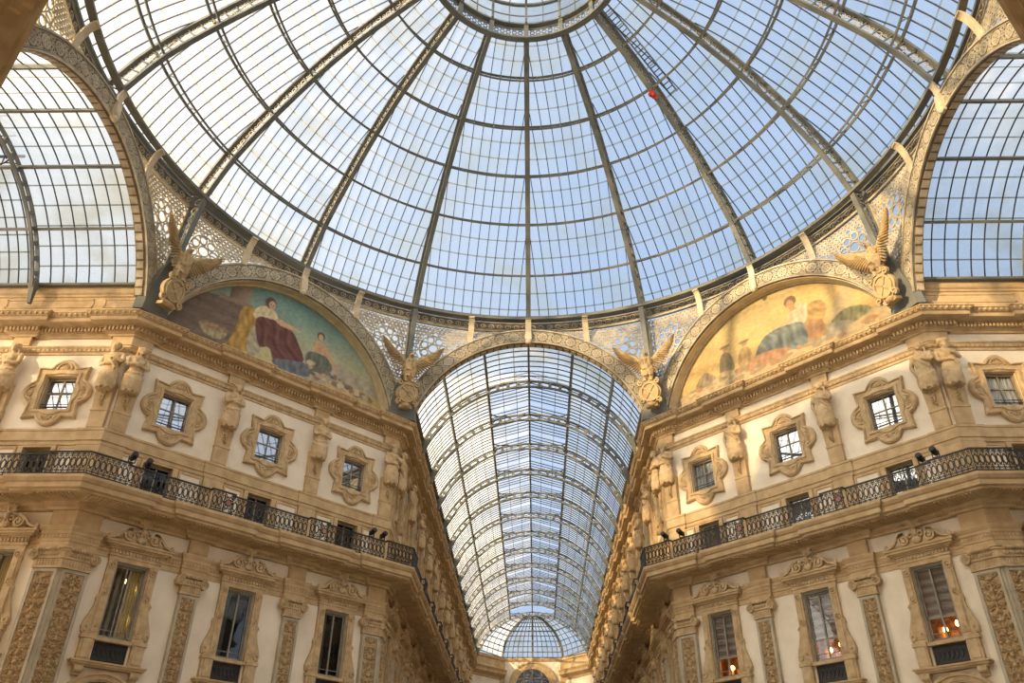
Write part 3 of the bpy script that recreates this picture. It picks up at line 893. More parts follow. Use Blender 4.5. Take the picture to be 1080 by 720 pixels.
# ------------------------------------------------------------------ stone figures (half-length, growing out of the herm shafts)
def figure(kind):
    """kind: 'crossed' woman with arms folded, 'beard' bearded man, 'reach' woman with one arm across"""
    def build():
        m = MB(); rng = random.Random(hash(kind) % 99 if False else len(kind))
        rings = []
        prof = [(-.05,.27,.20),(.12,.34,.27),(.35,.365,.29),(.60,.36,.28),(.82,.335,.26),(1.02,.28,.22),(1.18,.27,.21),(1.38,.32,.24),(1.55,.36,.25),(1.70,.37,.22),(1.80,.26,.17),(1.86,.12,.12)]
        if kind == 'beard': prof = [(z, w*1.08 if z > 1.1 else w, d) for z, w, d in prof]
        n = 28
        for z, w, d in prof:
            r = []
            for k in range(n):
                a = 2*PI*k/n
                fold = 1+(.11*math.sin(a*9+z*4.5)+.07*math.sin(a*5-z*7)) if z < 1.0 else 1+.035*math.sin(a*6+z*9)+.02*math.sin(a*11-z*13)
                r.append((1.10*w*math.cos(a)*fold, -.20+1.1*d*math.sin(a)*fold, z))
            rings.append(r)
        m.loft(rings)
        for k in range(15):                                  # hanging folds of the skirt and robe
            a = PI*(1.0+k/14); j = .03*math.sin(k*2.7)
            m.tube([(.31*math.cos(a+j), -.20+.24*math.sin(a+j), 1.05), (.385*math.cos(a), -.20+.31*math.sin(a), .62), (.40*math.cos(a-j), -.20+.33*math.sin(a-j), .25), (.35*math.cos(a), -.20+.30*math.sin(a), -.02+.05*math.sin(k*1.9))], [.03,.045,.05,.04], 7)
        for k in range(9):
            a = PI*(1.08+.84*k/8); m.tube([(.36*math.cos(a), -.20+.26*math.sin(a), 1.62), (.36*math.cos(a+.1), -.20+.27*math.sin(a+.1), 1.38), (.30*math.cos(a+.2), -.20+.24*math.sin(a+.2), 1.08)], [.02,.035,.03], 6)
        for k in range(9):                                   # draped cloth swags round the hips
            t = k/8; a = PI*(1.05+.9*t)
            m.ell((.37*math.cos(a), -.20+.29*math.sin(a), .78-.22*math.sin(PI*t)), (.09,.08,.07), 8, 5)
            m.ell((.38*math.cos(a), -.20+.30*math.sin(a), .30-.12*math.sin(PI*t)), (.08,.07,.06), 8, 5)
        tilt = .10 if kind != 'beard' else -.05
        hx = tilt*.5
        m.tube([(0,-.20,1.74),(hx,-.25,1.98)], [.12,.11], 10)
        m.ell((hx,-.30,2.12), (.165,.19,.215), 14, 10)                          # head
        m.ell((hx,-.455,2.10), (.03,.05,.055), 8, 6); m.ell((hx,-.44,2.17), (.10,.05,.03), 8, 6)      # nose, brow
        m.ell((hx,-.44,2.03), (.05,.035,.022), 8, 6); m.ell((hx,-.43,1.97), (.06,.05,.045), 8, 6)     # mouth, chin
        for g in (-1,1): m.ell((hx+g*.155,-.29,2.11), (.03,.05,.06), 6, 5); m.ell((hx+g*.085,-.42,2.09), (.04,.04,.05), 7, 5)
        for k in range(16):                                  # hair
            a = 2*PI*k/16
            if math.sin(a) < -.75: continue
            m.ell((hx+.18*math.cos(a), -.27+.19*math.sin(a)*.9, 2.19+.06*math.cos(k*2.3)), (.065,.065,.08), 7, 5)
        m.ell((hx,-.24,2.27), (.17,.18,.10), 10, 7)
        if kind == 'beard':
            for x, y, z, r in ((0,-.43,1.93,.09),(-.05,-.42,1.87,.07),(.05,-.42,1.86,.07),(0,-.42,1.80,.06),(-.1,-.38,1.98,.06),(.1,-.38,1.98,.06)): m.ell((hx+x,y,z), (r,r*.8,r*1.1), 8, 6)
        else:
            for g in (-1,1):
                m.tube([(hx+g*.16,-.26,2.1),(hx+g*.2,-.26,1.92),(hx+g*.22,-.3,1.76)], [.06,.055,.03], 7)
                m.ell((g*.15,-.42,1.50), (.12,.09,.12), 9, 7)
        def arm(g, elbow, wrist, hand):
            m.ell((g*.37,-.20,1.68), (.13,.13,.13), 9, 7)
            m.tube([(g*.37,-.20,1.68), ((g*.37+elbow[0])/2+g*.02, (-.20+elbow[1])/2, (1.68+elbow[2])/2), elbow], [.115,.11,.09], 10)
            m.tube([elbow, ((elbow[0]+wrist[0])/2, (elbow[1]+wrist[1])/2, (elbow[2]+wrist[2])/2), wrist], [.09,.085,.06], 10)
            d = Vector(hand)-Vector(wrist); d.normalize(); w = Vector(wrist)
            m.ell(tuple(w+d*.07), (.065,.05,.065), 8, 6)
            side = d.cross(Vector((0,-1,0)))
            if side.length < .1: side = Vector((1,0,0))
            side.normalize()
            for k, l in enumerate((.12,.145,.14,.11)):
                b = w+d*.10+side*(-.05+.034*k); m.tube([tuple(b), tuple(b+d*l*.6+Vector((0,-.01,0))), tuple(b+d*l+Vector((0,.025,0)))], [.022,.02,.016], 6)
            b = w+d*.03-side*.05; m.tube([tuple(b), tuple(b+d*.06-side*.04), tuple(b+d*.11-side*.045)], [.024,.021,.017], 6)
        if kind == 'crossed':
            arm(-1, (-.46,-.36,1.24), (-.02,-.50,1.38), (.25,-.46,1.50)); arm(1, (.46,-.36,1.26), (.04,-.53,1.26), (-.25,-.47,1.36))
        elif kind == 'beard':
            arm(-1, (-.48,-.30,1.20), (-.12,-.52,1.12), (.2,-.5,1.16)); arm(1, (.50,-.34,1.32), (.12,-.55,1.48), (-.15,-.48,1.62))
        else:
            arm(-1, (-.52,-.22,1.24), (-.40,-.40,.92), (-.30,-.45,.7)); arm(1, (.47,-.36,1.28), (.05,-.53,1.40), (-.2,-.46,1.56))
        if kind != 'crossed':
            m.tube([(-.30,-.40,1.70),(-.1,-.47,1.45),(.12,-.48,1.2),(.3,-.45,.95)], [.05,.06,.06,.05], 8)
        else:
            m.tube([(.33,-.33,1.0),(.1,-.46,.92),(-.15,-.47,.86),(-.35,-.34,.9)], [.06,.07,.07,.06], 8)
        me = remesh(m, .024, 'figure', M['stone2'])
        o = link('caryatid_statue', me); tag(o, 'x', 'statue')
        return o
    return build
FIG = {k: Proto(figure(k)) for k in ('crossed', 'beard', 'reach')}
FIGZ = 19.42
# ------------------------------------------------------------------ put the facade things in place
P_TALL = {k: Proto(tall_window(k)) for k in ('open', 'dark', 'blind')}
P_SQ = {k: Proto(square_window(k)) for k in ('mirror', 'curtain')}
P_LOW = {k: Proto(low_window(k)) for k in (True, False)}
P_ARCH = Proto(arched_window); P_PIL = Proto(pilaster); P_CPIL = Proto(corner_pilaster)
P_HERM = Proto(herm_pilaster); P_CHERM = Proto(corner_herm_pilaster)
WHERE = {'NW': 'left mural facade', 'NE': 'right mural facade', 'WN': 'far-left arm wall', 'EN': 'far-right arm wall',
         'NB': 'far gallery left wall', 'NA': 'far gallery right wall'}

def place(f, kind, i, n):
    """order words along a wall, told the way one would point at them"""
    if f.key in ('NW', 'NE'): return '%s from left' % ORD[i]
    d = i if f.key in ('NB', 'EN') else n-1-i
    return '%s from corner' % ORD[d]

TALLK = {('NW',0):'open', ('NW',1):'dark', ('NW',2):'dark', ('WN',0):'open', ('WN',1):'open'}
TALLTXT = {'open': 'with a golden curtain', 'dark': 'with a dark room behind', 'blind': 'with striped blinds and lit room'}
SQK = {('NE',0):'curtain', ('EN',0):'curtain', ('EN',1):'curtain'}
FIGK = {('NW',0):'crossed', ('NW',1):'crossed', ('NE',0):'reach', ('NE',1):'reach'}
FIGTXT = {'crossed': 'stone woman with folded arms', 'beard': 'bearded stone man', 'reach': 'stone woman, one arm across chest'}
for f in LEFT+RIGHT:
    far = f.key in ('NB', 'NA'); w = WHERE[f.key]; n = len(f.wins)
    for i, s in enumerate(f.wins):
        pl = place(f, 'w', i, n)
        k = TALLK.get((f.key, i), 'blind' if f.key in ('NE', 'EN') else 'dark')
        P_TALL[k].put(f.at(s, .004, 8.1), f.rz, 'tall window %s, %s on %s' % (TALLTXT[k], pl, w), 'tall windows under the balcony')
        k = SQK.get((f.key, i), 'mirror')
        P_SQ[k].put(f.at(s, .004, 18.1), f.rz, 'square lobed window %s, %s on %s' % ('with pale curtain' if k == 'curtain' else 'reflecting sky', pl, w), 'square attic windows')
        P_LOW[f.key in ('NE', 'EN')].put(f.at(s, .004, 15.0), f.rz, 'low window behind balcony railing, %s on %s' % (pl, w), 'low windows behind the balcony')
        if not far: P_ARCH.put(f.at(s, .004, 4.6), f.rz, 'arched window under tall windows, %s on %s' % (pl, w), 'arched windows of the lower storey')
    n = len(f.pils)
    for i, s in enumerate(f.pils):
        pl = place(f, 'p', i, n)
        P_PIL.put(f.at(s, .004, 6.5), f.rz, 'carved pilaster with scrolled capital, %s on %s' % (pl, w), 'carved pilasters under the balcony')
        P_HERM.put(f.at(s, .004, 14.87), f.rz, 'tapering stone pilaster below statue, %s on %s' % (pl, w), 'statue pilasters of the attic')
        k = FIGK.get((f.key, i), ('reach', 'crossed', 'beard')[i % 3])
        FIG[k].put(f.at(s, .17, FIGZ), f.rz, '%s, %s on %s' % (FIGTXT[k], pl, w), 'stone figures of the attic')

CORN = [(NW.org, rad(22.5), 'between left arm and left mural', 'beard', 'crossed'), (NB.org, rad(67.5), 'between left mural and far gallery', 'beard', 'reach'),
        (NE.org, rad(-67.5), 'between far gallery and right mural', 'crossed', 'beard'), (EN.org, rad(-22.5), 'between right mural and right arm', 'reach', 'beard')]
for (org, rz, txt, ka, kb) in CORN:
    org = (org[0]+math.sin(rz)*.006, org[1]-math.cos(rz)*.006)
    P_CPIL.put((org[0], org[1], 6.5), rz, 'two-faced carved corner pilaster, at the corner '+txt, 'corner pilasters')
    P_CHERM.put((org[0], org[1], 14.87), rz, 'two-faced corner pilaster below twin statues, at the corner '+txt, 'corner statue pilasters')
    for g, k in ((-1, ka), (1, kb)):
        a = rz+g*PI/8; x, y = g*.38, -.17
        FIG[k].put((org[0]+math.cos(a)*x-math.sin(a)*y, org[1]+math.sin(a)*x+math.cos(a)*y, FIGZ), a,
                   '%s, %s at corner %s' % (FIGTXT[k], 'left one' if g < 0 else 'right one', txt), 'stone figures of the attic')

# ------------------------------------------------------------------ balcony railings
RZ = 14.87
def rail_xf(a, b):
    d = Vector((b[0]-a[0], b[1]-a[1])); L = d.length; d.normalize(); n = Vector((d.y, -d.x))
    return L, (lambda x, y, z: (a[0]+d.x*x-n.x*y, a[1]+d.y*x-n.y*y, z-RZ))

def oval_panel(m, x0, x1):
    n = max(1, int(round((x1-x0)/.24))); st = (x1-x0)/n
    for k in range(n):
        x = x0+st*(k+.5)
        m.ring(x, 15.40, .070, .100, -.014, .014, 10, 1, 2.35)
        for dx in (-st/4, st/4): m.ring(x+dx, 15.05, .022, .05, -.012, .012, 7); m.ring(x+dx, 15.745, .02, .045, -.012, .012, 7)
        m.pb(x-st/2-.014, x-st/2+.014, -.012, .012, 14.93, 15.83)
        for z in (15.22, 15.58): m.ell((x-st/2, 0, z), (.022,.022,.03), 5, 4)
    m.pb(x1-.009, x1+.009, -.012, .012, 14.93, 15.83)
    m.pb(x0-.01, x1+.01, -.012, .012, 15.14, 15.16); m.pb(x0-.01, x1+.01, -.012, .012, 15.655, 15.675)

def disc_panel(m, x0, x1):
    c = (x0+x1)/2; r = min(.20, (x1-x0)*.36)
    m.pb(x0, x1, -.012, .012, 15.14, 15.16); m.pb(x0, x1, -.012, .012, 15.655, 15.675)
    m.ring(c, 15.40, r*.72, r, -.02, .02, 16)
    for k in range(8):
        a = 2*PI*k/8; m.ring(c+(r+.05)*math.cos(a), 15.40+(r+.07)*math.sin(a), .03, .06, -.015, .015, 8)
    for x in (x0+.02, x1-.02): m.pb(x-.02, x+.02, -.02, .02, 14.93, 15.83)
    for gx in (-1,1):
        for gz in (-1,1): m.ribbon(spiral(c+gx*(x1-x0)*.36, 15.38+gz*.31, .11, 1.4, 0, gx*gz, 12), .035, -.012, .012)

def railing(pts, label, first_disc):
    t = thing('balcony_railing', label, 'railing', 'balcony railings', (pts[0][0], pts[0][1], RZ))
    q = [(p[0]-pts[0][0], p[1]-pts[0][1]) for p in pts]
    top = MB(); bot = MB(); ni = 0
    for i, (a, b) in enumerate(zip(q, q[1:])):
        L, xf = rail_xf(a, b); top.xf = bot.xf = xf
        top.pb(-.03, L+.03, -.04, .04, 15.82, 15.88); bot.pb(-.02, L+.02, -.025, .025, 14.92, 14.96)
        if L < .35: continue
        if L < 1.3 and i == 0:
            m = MB(xf); disc_panel(m, .04, L-.04); d = part('medallion_ironwork', m, M['iron_dark'], t)
            m = MB(xf); m.disc(L/2, 15.40, min(.20, L*.33)*.7, -.012, .012, 14); part('medallion_disc', m, M['rose'], d)
        else:
            m = MB(xf); oval_panel(m, .03, L-.03); part('oval_ironwork', m, M['iron_dark'], t)
    part('handrail', top, M['iron_dark'], t); part('bottom_rail', bot, M['iron_dark'], t)

RP = 1.36
def rail_sections(frames):
    for i, f in enumerate(frames):
        cuts = sorted(f.pils); w = WHERE[f.key]; j = .2; hw = .52
        ends = [('c', 0.0)] + [('p', q) for q in cuts] + [('c', f.L)]
        if i == 0: ends[0] = ('e', 0.0)
        if i == len(frames)-1: ends[-1] = ('e', f.L)
        n = len(ends)-1
        for k in range(n):
            (ka, a), (kb, b) = ends[k], ends[k+1]; pts = []
            if ka == 'c': pts += [f.at(-(RP+j)*T8, RP+j), f.at(.98, RP+j), f.at(.98, RP)]
            elif ka == 'p': pts += [f.at(a, RP+j), f.at(a+hw, RP+j), f.at(a+hw, RP)]
            else: pts += [f.at(a, RP)]
            if kb == 'c': pts += [f.at(b-.98, RP), f.at(b-.98, RP+j), f.at(b+(RP+j)*T8, RP+j)]
            elif kb == 'p': pts += [f.at(b-hw, RP), f.at(b-hw, RP+j), f.at(b, RP+j)]
            else: pts += [f.at(b, RP)]
            railing(pts, 'black wrought iron railing bay, %s on %s' % (place(f, 'r', k, n), w), 0)
rail_sections(LEFT); rail_sections(RIGHT)

def floodlight():
    t = thing('floodlight', 'x', 'floodlight'); m = MB()
    m.tube([(0,-.28,.30),(0,-.05,.22),(0,.12,.17)], [.13,.13,.08], 12); part('lamp_housing', m, M['iron_dark'], t)
    m = MB(); m.box(-.15,-.12,-.03,.03,0,.26); m.box(.12,.15,-.03,.03,0,.26); m.box(-.15,.15,-.03,.03,0,.03); part('yoke', m, M['iron_dark'], t)
    m = MB(); m.tube([(0,-.30,.305),(0,-.285,.30)], [.11,.11], 12); part('lens', m, M['iron_dark'], t)
    return t
P_FL = Proto(floodlight)
for f, s, pos in ((NW,.95,'left of pair near left arm'), (NW,1.65,'right of pair near left arm'), (NW,13.05,'left of pair by far gallery'), (NW,13.7,'right of pair by far gallery'),
                  (NE,.78,'left of pair by far gallery'), (NE,1.60,'right of pair by far gallery'), (NE,13.65,'left of pair near right arm'), (NE,14.3,'right of pair near right arm')):
    P_FL.put(f.at(s, RP+(.2 if s < 1 or s > 13.9 else 0), 15.885), f.rz, 'black floodlight on %s railing, %s' % (WHERE[f.key], pos), 'floodlights on the railings')

# ------------------------------------------------------------------ the eight great arches
AC = 21.75; RI, RO = 6.85, 7.72; FP = .45            # arch centre height, inner and outer radius, how far it stands proud
LOOK8 = ['far gallery arch', 'left mural', 'left gallery arch', 'near left mural', 'near gallery arch', 'near right mural', 'right gallery arch', 'right mural']
def side_loc(k, d=R):                                 # k-th side, turning left from the far gallery
    a = k*PI/4; return (-math.sin(a)*d, math.cos(a)*d), a

def arch_frieze():
    zb = AC; t = thing('arch_frieze', 'x', 'arch')
    a0 = rad(19); m = shifted(zb); m.arc(AC, RI, RO, a0, PI-a0, 60, FP-.10, FP); part('ground_plate', m, M['iron_back'], t)
    m = shifted(zb)
    for r0, r1, p in ((RI-.02,RI+.05,.06),(RI+.09,RI+.12,.03),(RO-.12,RO-.09,.03),(RO-.05,RO+.04,.07)): m.arc(AC, r0, r1, a0, PI-a0, 60, FP-.02, FP+p)
    rm = (RI+RO)/2; Lh = (PI/2-a0)*rm; n = 21; pitch = 2*Lh/n
    def xf(x, y, z):                                  # x along the arc, z radial
        a = PI/2-x/rm; return (z*math.cos(a), y, AC+z*math.sin(a)-zb)
    m.xf = xf
    for k in range(n):
        u = -Lh+pitch*(k+.5)
        m.ring(u, rm, .20, .285, FP, FP+.03, 14); m.ring(u, rm, .04, .09, FP, FP+.035, 8)
        for j in range(6):
            a = 2*PI*j/6; m.ring(u+.145*math.cos(a), rm+.145*math.sin(a), .02, .065, FP, FP+.03, 8)
        for g in (-1, 1):
            m.ring(u+pitch/2, rm+g*.20, .045, .11, FP, FP+.03, 10); m.ribbon([(u+pitch/2-.16, rm+g*.02),(u+pitch/2, rm+g*.10),(u+pitch/2+.16, rm+g*.02)], .045, FP, FP+.03)
            for h in (-1,1): m.ring(u+h*.30, rm+g*.24, .025, .07, FP, FP+.025, 8)
        m.ring(u+pitch/2, rm, .03, .075, FP, FP+.03, 8)
    part('openwork', m, M['iron_light'], t)
    for x in (-3.52, 0, 3.52):                        # straps that carry the ring of the dome
        m = shifted(zb); za = AC+math.sqrt(RO**2-x*x)-.02; yr = -(R-math.sqrt(17.36**2-x*x)); pts = []
        for i in range(9):
            q = PI/2*i/8; pts.append((x*(1-.03*math.sin(q)), (-FP-.03)+(yr+FP+.03)*(1-math.cos(q)), za+(30.13-za)*math.sin(q)))
        ups = [(0, -math.cos(PI/2*i/8)-.05, -math.sin(PI/2*i/8)) for i in range(9)]
        m.strip(pts, .34, .09, ups)
        if x == 0:
            m.loft([[(-.14,-FP-.10,AC+6.72),(.14,-FP-.10,AC+6.72),(.14,-FP,AC+6.72),(-.14,-FP,AC+6.72)], [(-.19,-FP-.22,AC+7.0),(.19,-FP-.22,AC+7.0),(.19,-FP,AC+7.0),(-.19,-FP,AC+7.0)], [(-.17,-FP-.16,AC+7.74),(.17,-FP-.16,AC+7.74),(.17,-FP,AC+7.74),(-.17,-FP,AC+7.74)]])
            m.ell((0,-FP-.16,AC+6.78), (.16,.12,.16), 8, 6)
        part('bracket', m, M['gilt'], t)
    return t
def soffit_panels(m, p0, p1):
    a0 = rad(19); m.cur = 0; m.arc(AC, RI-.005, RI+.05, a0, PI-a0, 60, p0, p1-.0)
    m.cur = 1; n = 40
    for k in range(n):
        a = a0+(PI-2*a0)*(k+.5)/n; c, s = math.cos(a), math.sin(a); h = (p1-p0)*.5
        tx, tz = -s, c
        for (u, v, ru, rv) in ((0,0,.10,.10),(-.13,0,.03,.17),(.13,0,.03,.17),(0,.13,.17,.03),(0,-.13,.17,.03)):
            vs = []
            for e in (RI-.035, RI):
                for i, j in ((-1,-1),(1,-1),(1,1),(-1,1)):
                    vs.append((e*c+tx*(u+i*ru), -(p0+h+v+j*rv), AC+e*s+tz*(u+i*ru)))
            m.add(vs, [(0,1,2,3),(7,6,5,4),(0,4,5,1),(1,5,6,2),(2,6,7,3),(3,7,4,0)])
    m.cur = 0
P_FR = Proto(arch_frieze)
for k in range(8):
    (x, y), a = side_loc(k)
    r = P_FR.put((x, y, AC), a, 'pale openwork frieze arching over the %s' % LOOK8[k], 'arch friezes under the dome')
for k in range(0, 8, 2):                              # coffered undersides of the gallery arches
    (x, y), a = side_loc(k)
    t = thing('arch_soffit', 'coffered brown underside of the %s' % LOOK8[k], 'arch', 'arch undersides', (x, y, AC), a)
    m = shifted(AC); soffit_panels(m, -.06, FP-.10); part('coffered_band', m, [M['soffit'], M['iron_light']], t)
    for g in (-1, 1):
        m = shifted(AC); x0, x1 = sorted((g*6.56, g*6.95)); m.pb(x0, x1, .0, .42, 23.3, 24.15); part('impost', m, M['iron'], t)

# ------------------------------------------------------------------ murals (plain painted scenes in the colours of the place)
def smooth(x, a, b):
    t = np.clip((x-a)/(b-a), 0, 1); return t*t*(3-2*t)
def inside(X, Z, poly):
    r = np.zeros(X.shape, bool); n = len(poly)
    for i in range(n):
        x0, z0 = poly[i]; x1, z1 = poly[(i+1) % n]
        if z0 == z1: continue
        r ^= ((Z > min(z0,z1)) & (Z <= max(z0,z1)) & (X < (x1-x0)*(Z-z0)/(z1-z0)+x0))
    return r
def ellm(X, Z, cx, cz, rx, rz): return ((X-cx)/rx)**2+((Z-cz)/rz)**2 < 1
def curve(pts, k=6):
    """closed Catmull-Rom outline"""
    n = len(pts); out = []
    for i in range(n):
        a, b, c, d = (pts[(i+j-1) % n] for j in range(4))
        for s in range(k):
            t = s/k; out.append(tuple(.5*(2*b[q]+(c[q]-a[q])*t+(2*a[q]-5*b[q]+4*c[q]-d[q])*t*t+(3*b[q]-a[q]-3*c[q]+d[q])*t**3) for q in (0, 1)))
    return out
def folds(X, Z, f, a, ph=0):
    u = X*math.cos(ph)+Z*math.sin(ph); v = Z*math.cos(ph)-X*math.sin(ph)
    return 1+a*(.6*np.sin(f*u+2.2*np.sin(v*2.3)+u)+.45*np.sin(f*2.2*u+2.8*np.sin(v*3.1+1.2))+.35*np.sin(f*.9*v+3*np.sin(u*2.7)))
def paint_left(X, Z):
    C = np.zeros(X.shape+(3,)); t = smooth(Z, 24, 28.4)
    low, high = np.array((.50,.44,.22)), np.array((.15,.27,.24))
    C[:] = low+(high-low)*t[..., None]
    C *= (1+.08*np.sin(X*1.7+Z*2.1))[..., None]
    def fill(mask, col, sh=None):
        c = np.array(col); C[mask] = c if sh is None else (c*sh[mask][:, None])
    cl = curve([(.9,25.0),(1.4,25.9),(2.2,25.6),(3.6,25.7),(4.9,25.4),(6.6,25.3),(6.9,24.0),(.9,24.0)]); fill(inside(X,Z,cl), (.36,.31,.22), folds(X,Z,5,.15))
    fill(inside(X,Z,curve([(2.4,24),(3.5,24.7),(5.2,24.6),(6.9,24.4),(6.9,23.6),(2.4,23.6)])), (.45,.34,.15), folds(X,Z,6,.1))
    fill(inside(X,Z,[(-7,23),(-7,26.2),(-5.3,26.45),(-3.6,26.75),(-2.3,26.8),(-2.3,23)]), (.17,.12,.085), 1+.10*np.sin(Z*9+X*.6)-.25*(np.abs(((Z-.17*X)*1.9) % 1-.5) > .46)-.2*(np.abs((X*.8+np.floor((Z-.17*X)*1.9)*.5) % 1-.5) > .475))
    fill(inside(X,Z,[(-3.55,26.7),(-3.6,28.6),(-2.4,28.6),(-2.45,26.7)]), (.22,.16,.11), 1.1+.35*np.sin((X+3)*2.6))
    fill(inside(X,Z,[(-4.1,26.55),(-4.1,26.85),(-2.2,26.95),(-2.2,26.7)]), (.26,.19,.13))
    # basket
    fill(inside(X,Z,curve([(-4.75,24.75),(-4.35,24.25),(-3.55,24.2),(-3.25,24.7),(-4.0,24.62)])), (.36,.29,.16), folds(X,Z,14,.25))
    for k in range(14): fill(ellm(X,Z,-4.5+.09*k,24.78+.10*math.sin(k*1.7),.12,.09), [(.30,.16,.09),(.24,.19,.10),(.38,.26,.12)][k % 3])
    # seat and hanging cloths
    fill(inside(X,Z,curve([(-2.3,26.5),(-1.6,26.2),(-1.4,24.3),(-2.5,24.2)])), (.38,.33,.22), folds(X,Z,12,.2,.9))
    fill(inside(X,Z,curve([(-2.6,26.75),(-2.15,26.75),(-1.9,26.2),(-2.1,25.2),(-2.2,23.9),(-3.25,23.9),(-3.0,24.6),(-2.85,25.5),(-2.8,26.3)])), (.40,.24,.055), folds(X,Z,9,.28))
    # seated robed figure, plain
    fill(inside(X,Z,curve([(-2.0,26.9),(-1.6,27.25),(-1.0,27.2),(-.65,26.7),(-.6,26.3),(-1.5,26.2),(-2.1,26.4)])), (.62,.50,.30), folds(X,Z,10,.15))
    fill(inside(X,Z,curve([(-1.9,26.3),(-.9,26.65),(.2,26.45),(.6,26.0),(1.15,25.05),(.7,24.5),(-.4,24.2),(-.9,24.9),(-1.5,24.8)])), (.135,.052,.042), folds(X,Z,8,.35,.5))
    fill(inside(X,Z,curve([(-.8,26.75),(-.5,26.85),(.5,26.72),(.62,26.6),(-.2,26.5),(-.7,26.55)])), (.55,.36,.22))
    fill(ellm(X,Z,-1.28,27.58,.34,.36), (.13,.07,.04)); fill(ellm(X,Z,-1.18,27.50,.20,.26), (.58,.38,.24))
    fill(inside(X,Z,curve([(-.5,24.4),(1.3,24.9),(2.0,24.6),(1.4,24.1),(-.2,24.0)])), (.13,.14,.16), folds(X,Z,9,.3))
    # small companion in a green wrap
    fill(inside(X,Z,curve([(1.6,26.5),(2.3,26.5),(2.6,25.9),(2.3,25.5),(1.7,25.5)])), (.50,.31,.17), folds(X,Z,8,.1))
    fill(inside(X,Z,curve([(1.4,25.7),(2.6,25.8),(2.9,25.0),(2.0,24.8),(1.3,25.0)])), (.12,.14,.10), folds(X,Z,10,.25))
    fill(ellm(X,Z,1.95,26.95,.25,.26), (.12,.07,.04)); fill(ellm(X,Z,1.97,26.88,.16,.19), (.54,.35,.21))
    fill(inside(X,Z,curve([(2.3,26.4),(2.5,26.3),(3.3,25.3),(3.2,25.2),(2.3,26.0)])), (.50,.31,.18))
    for cx, cz, r in ((-1.25,27.52,.03),(-1.1,27.52,.03)): fill(ellm(X,Z,cx,cz,r*1.4,r), (.12,.07,.05))
    fill(ellm(X,Z,-1.17,27.38,.06,.02), (.30,.10,.07)); fill(ellm(X,Z,-1.17,27.45,.02,.06), (.42,.26,.15))
    # a heap of fruit and sheaves along the bottom
    rng = random.Random(4)
    for k in range(90):
        x = rng.uniform(1.5, 5.6); z = 24.1+(5.9-x)*.22*rng.random()+.15; r = rng.uniform(.07,.17)
        fill(ellm(X,Z,x,z,r*1.4,r), [(.40,.32,.20),(.22,.17,.11),(.13,.13,.10),(.50,.42,.28),(.28,.14,.07)][k % 5])
    return C
def paint_right(X, Z): return .66*paint_right_base(X, Z)
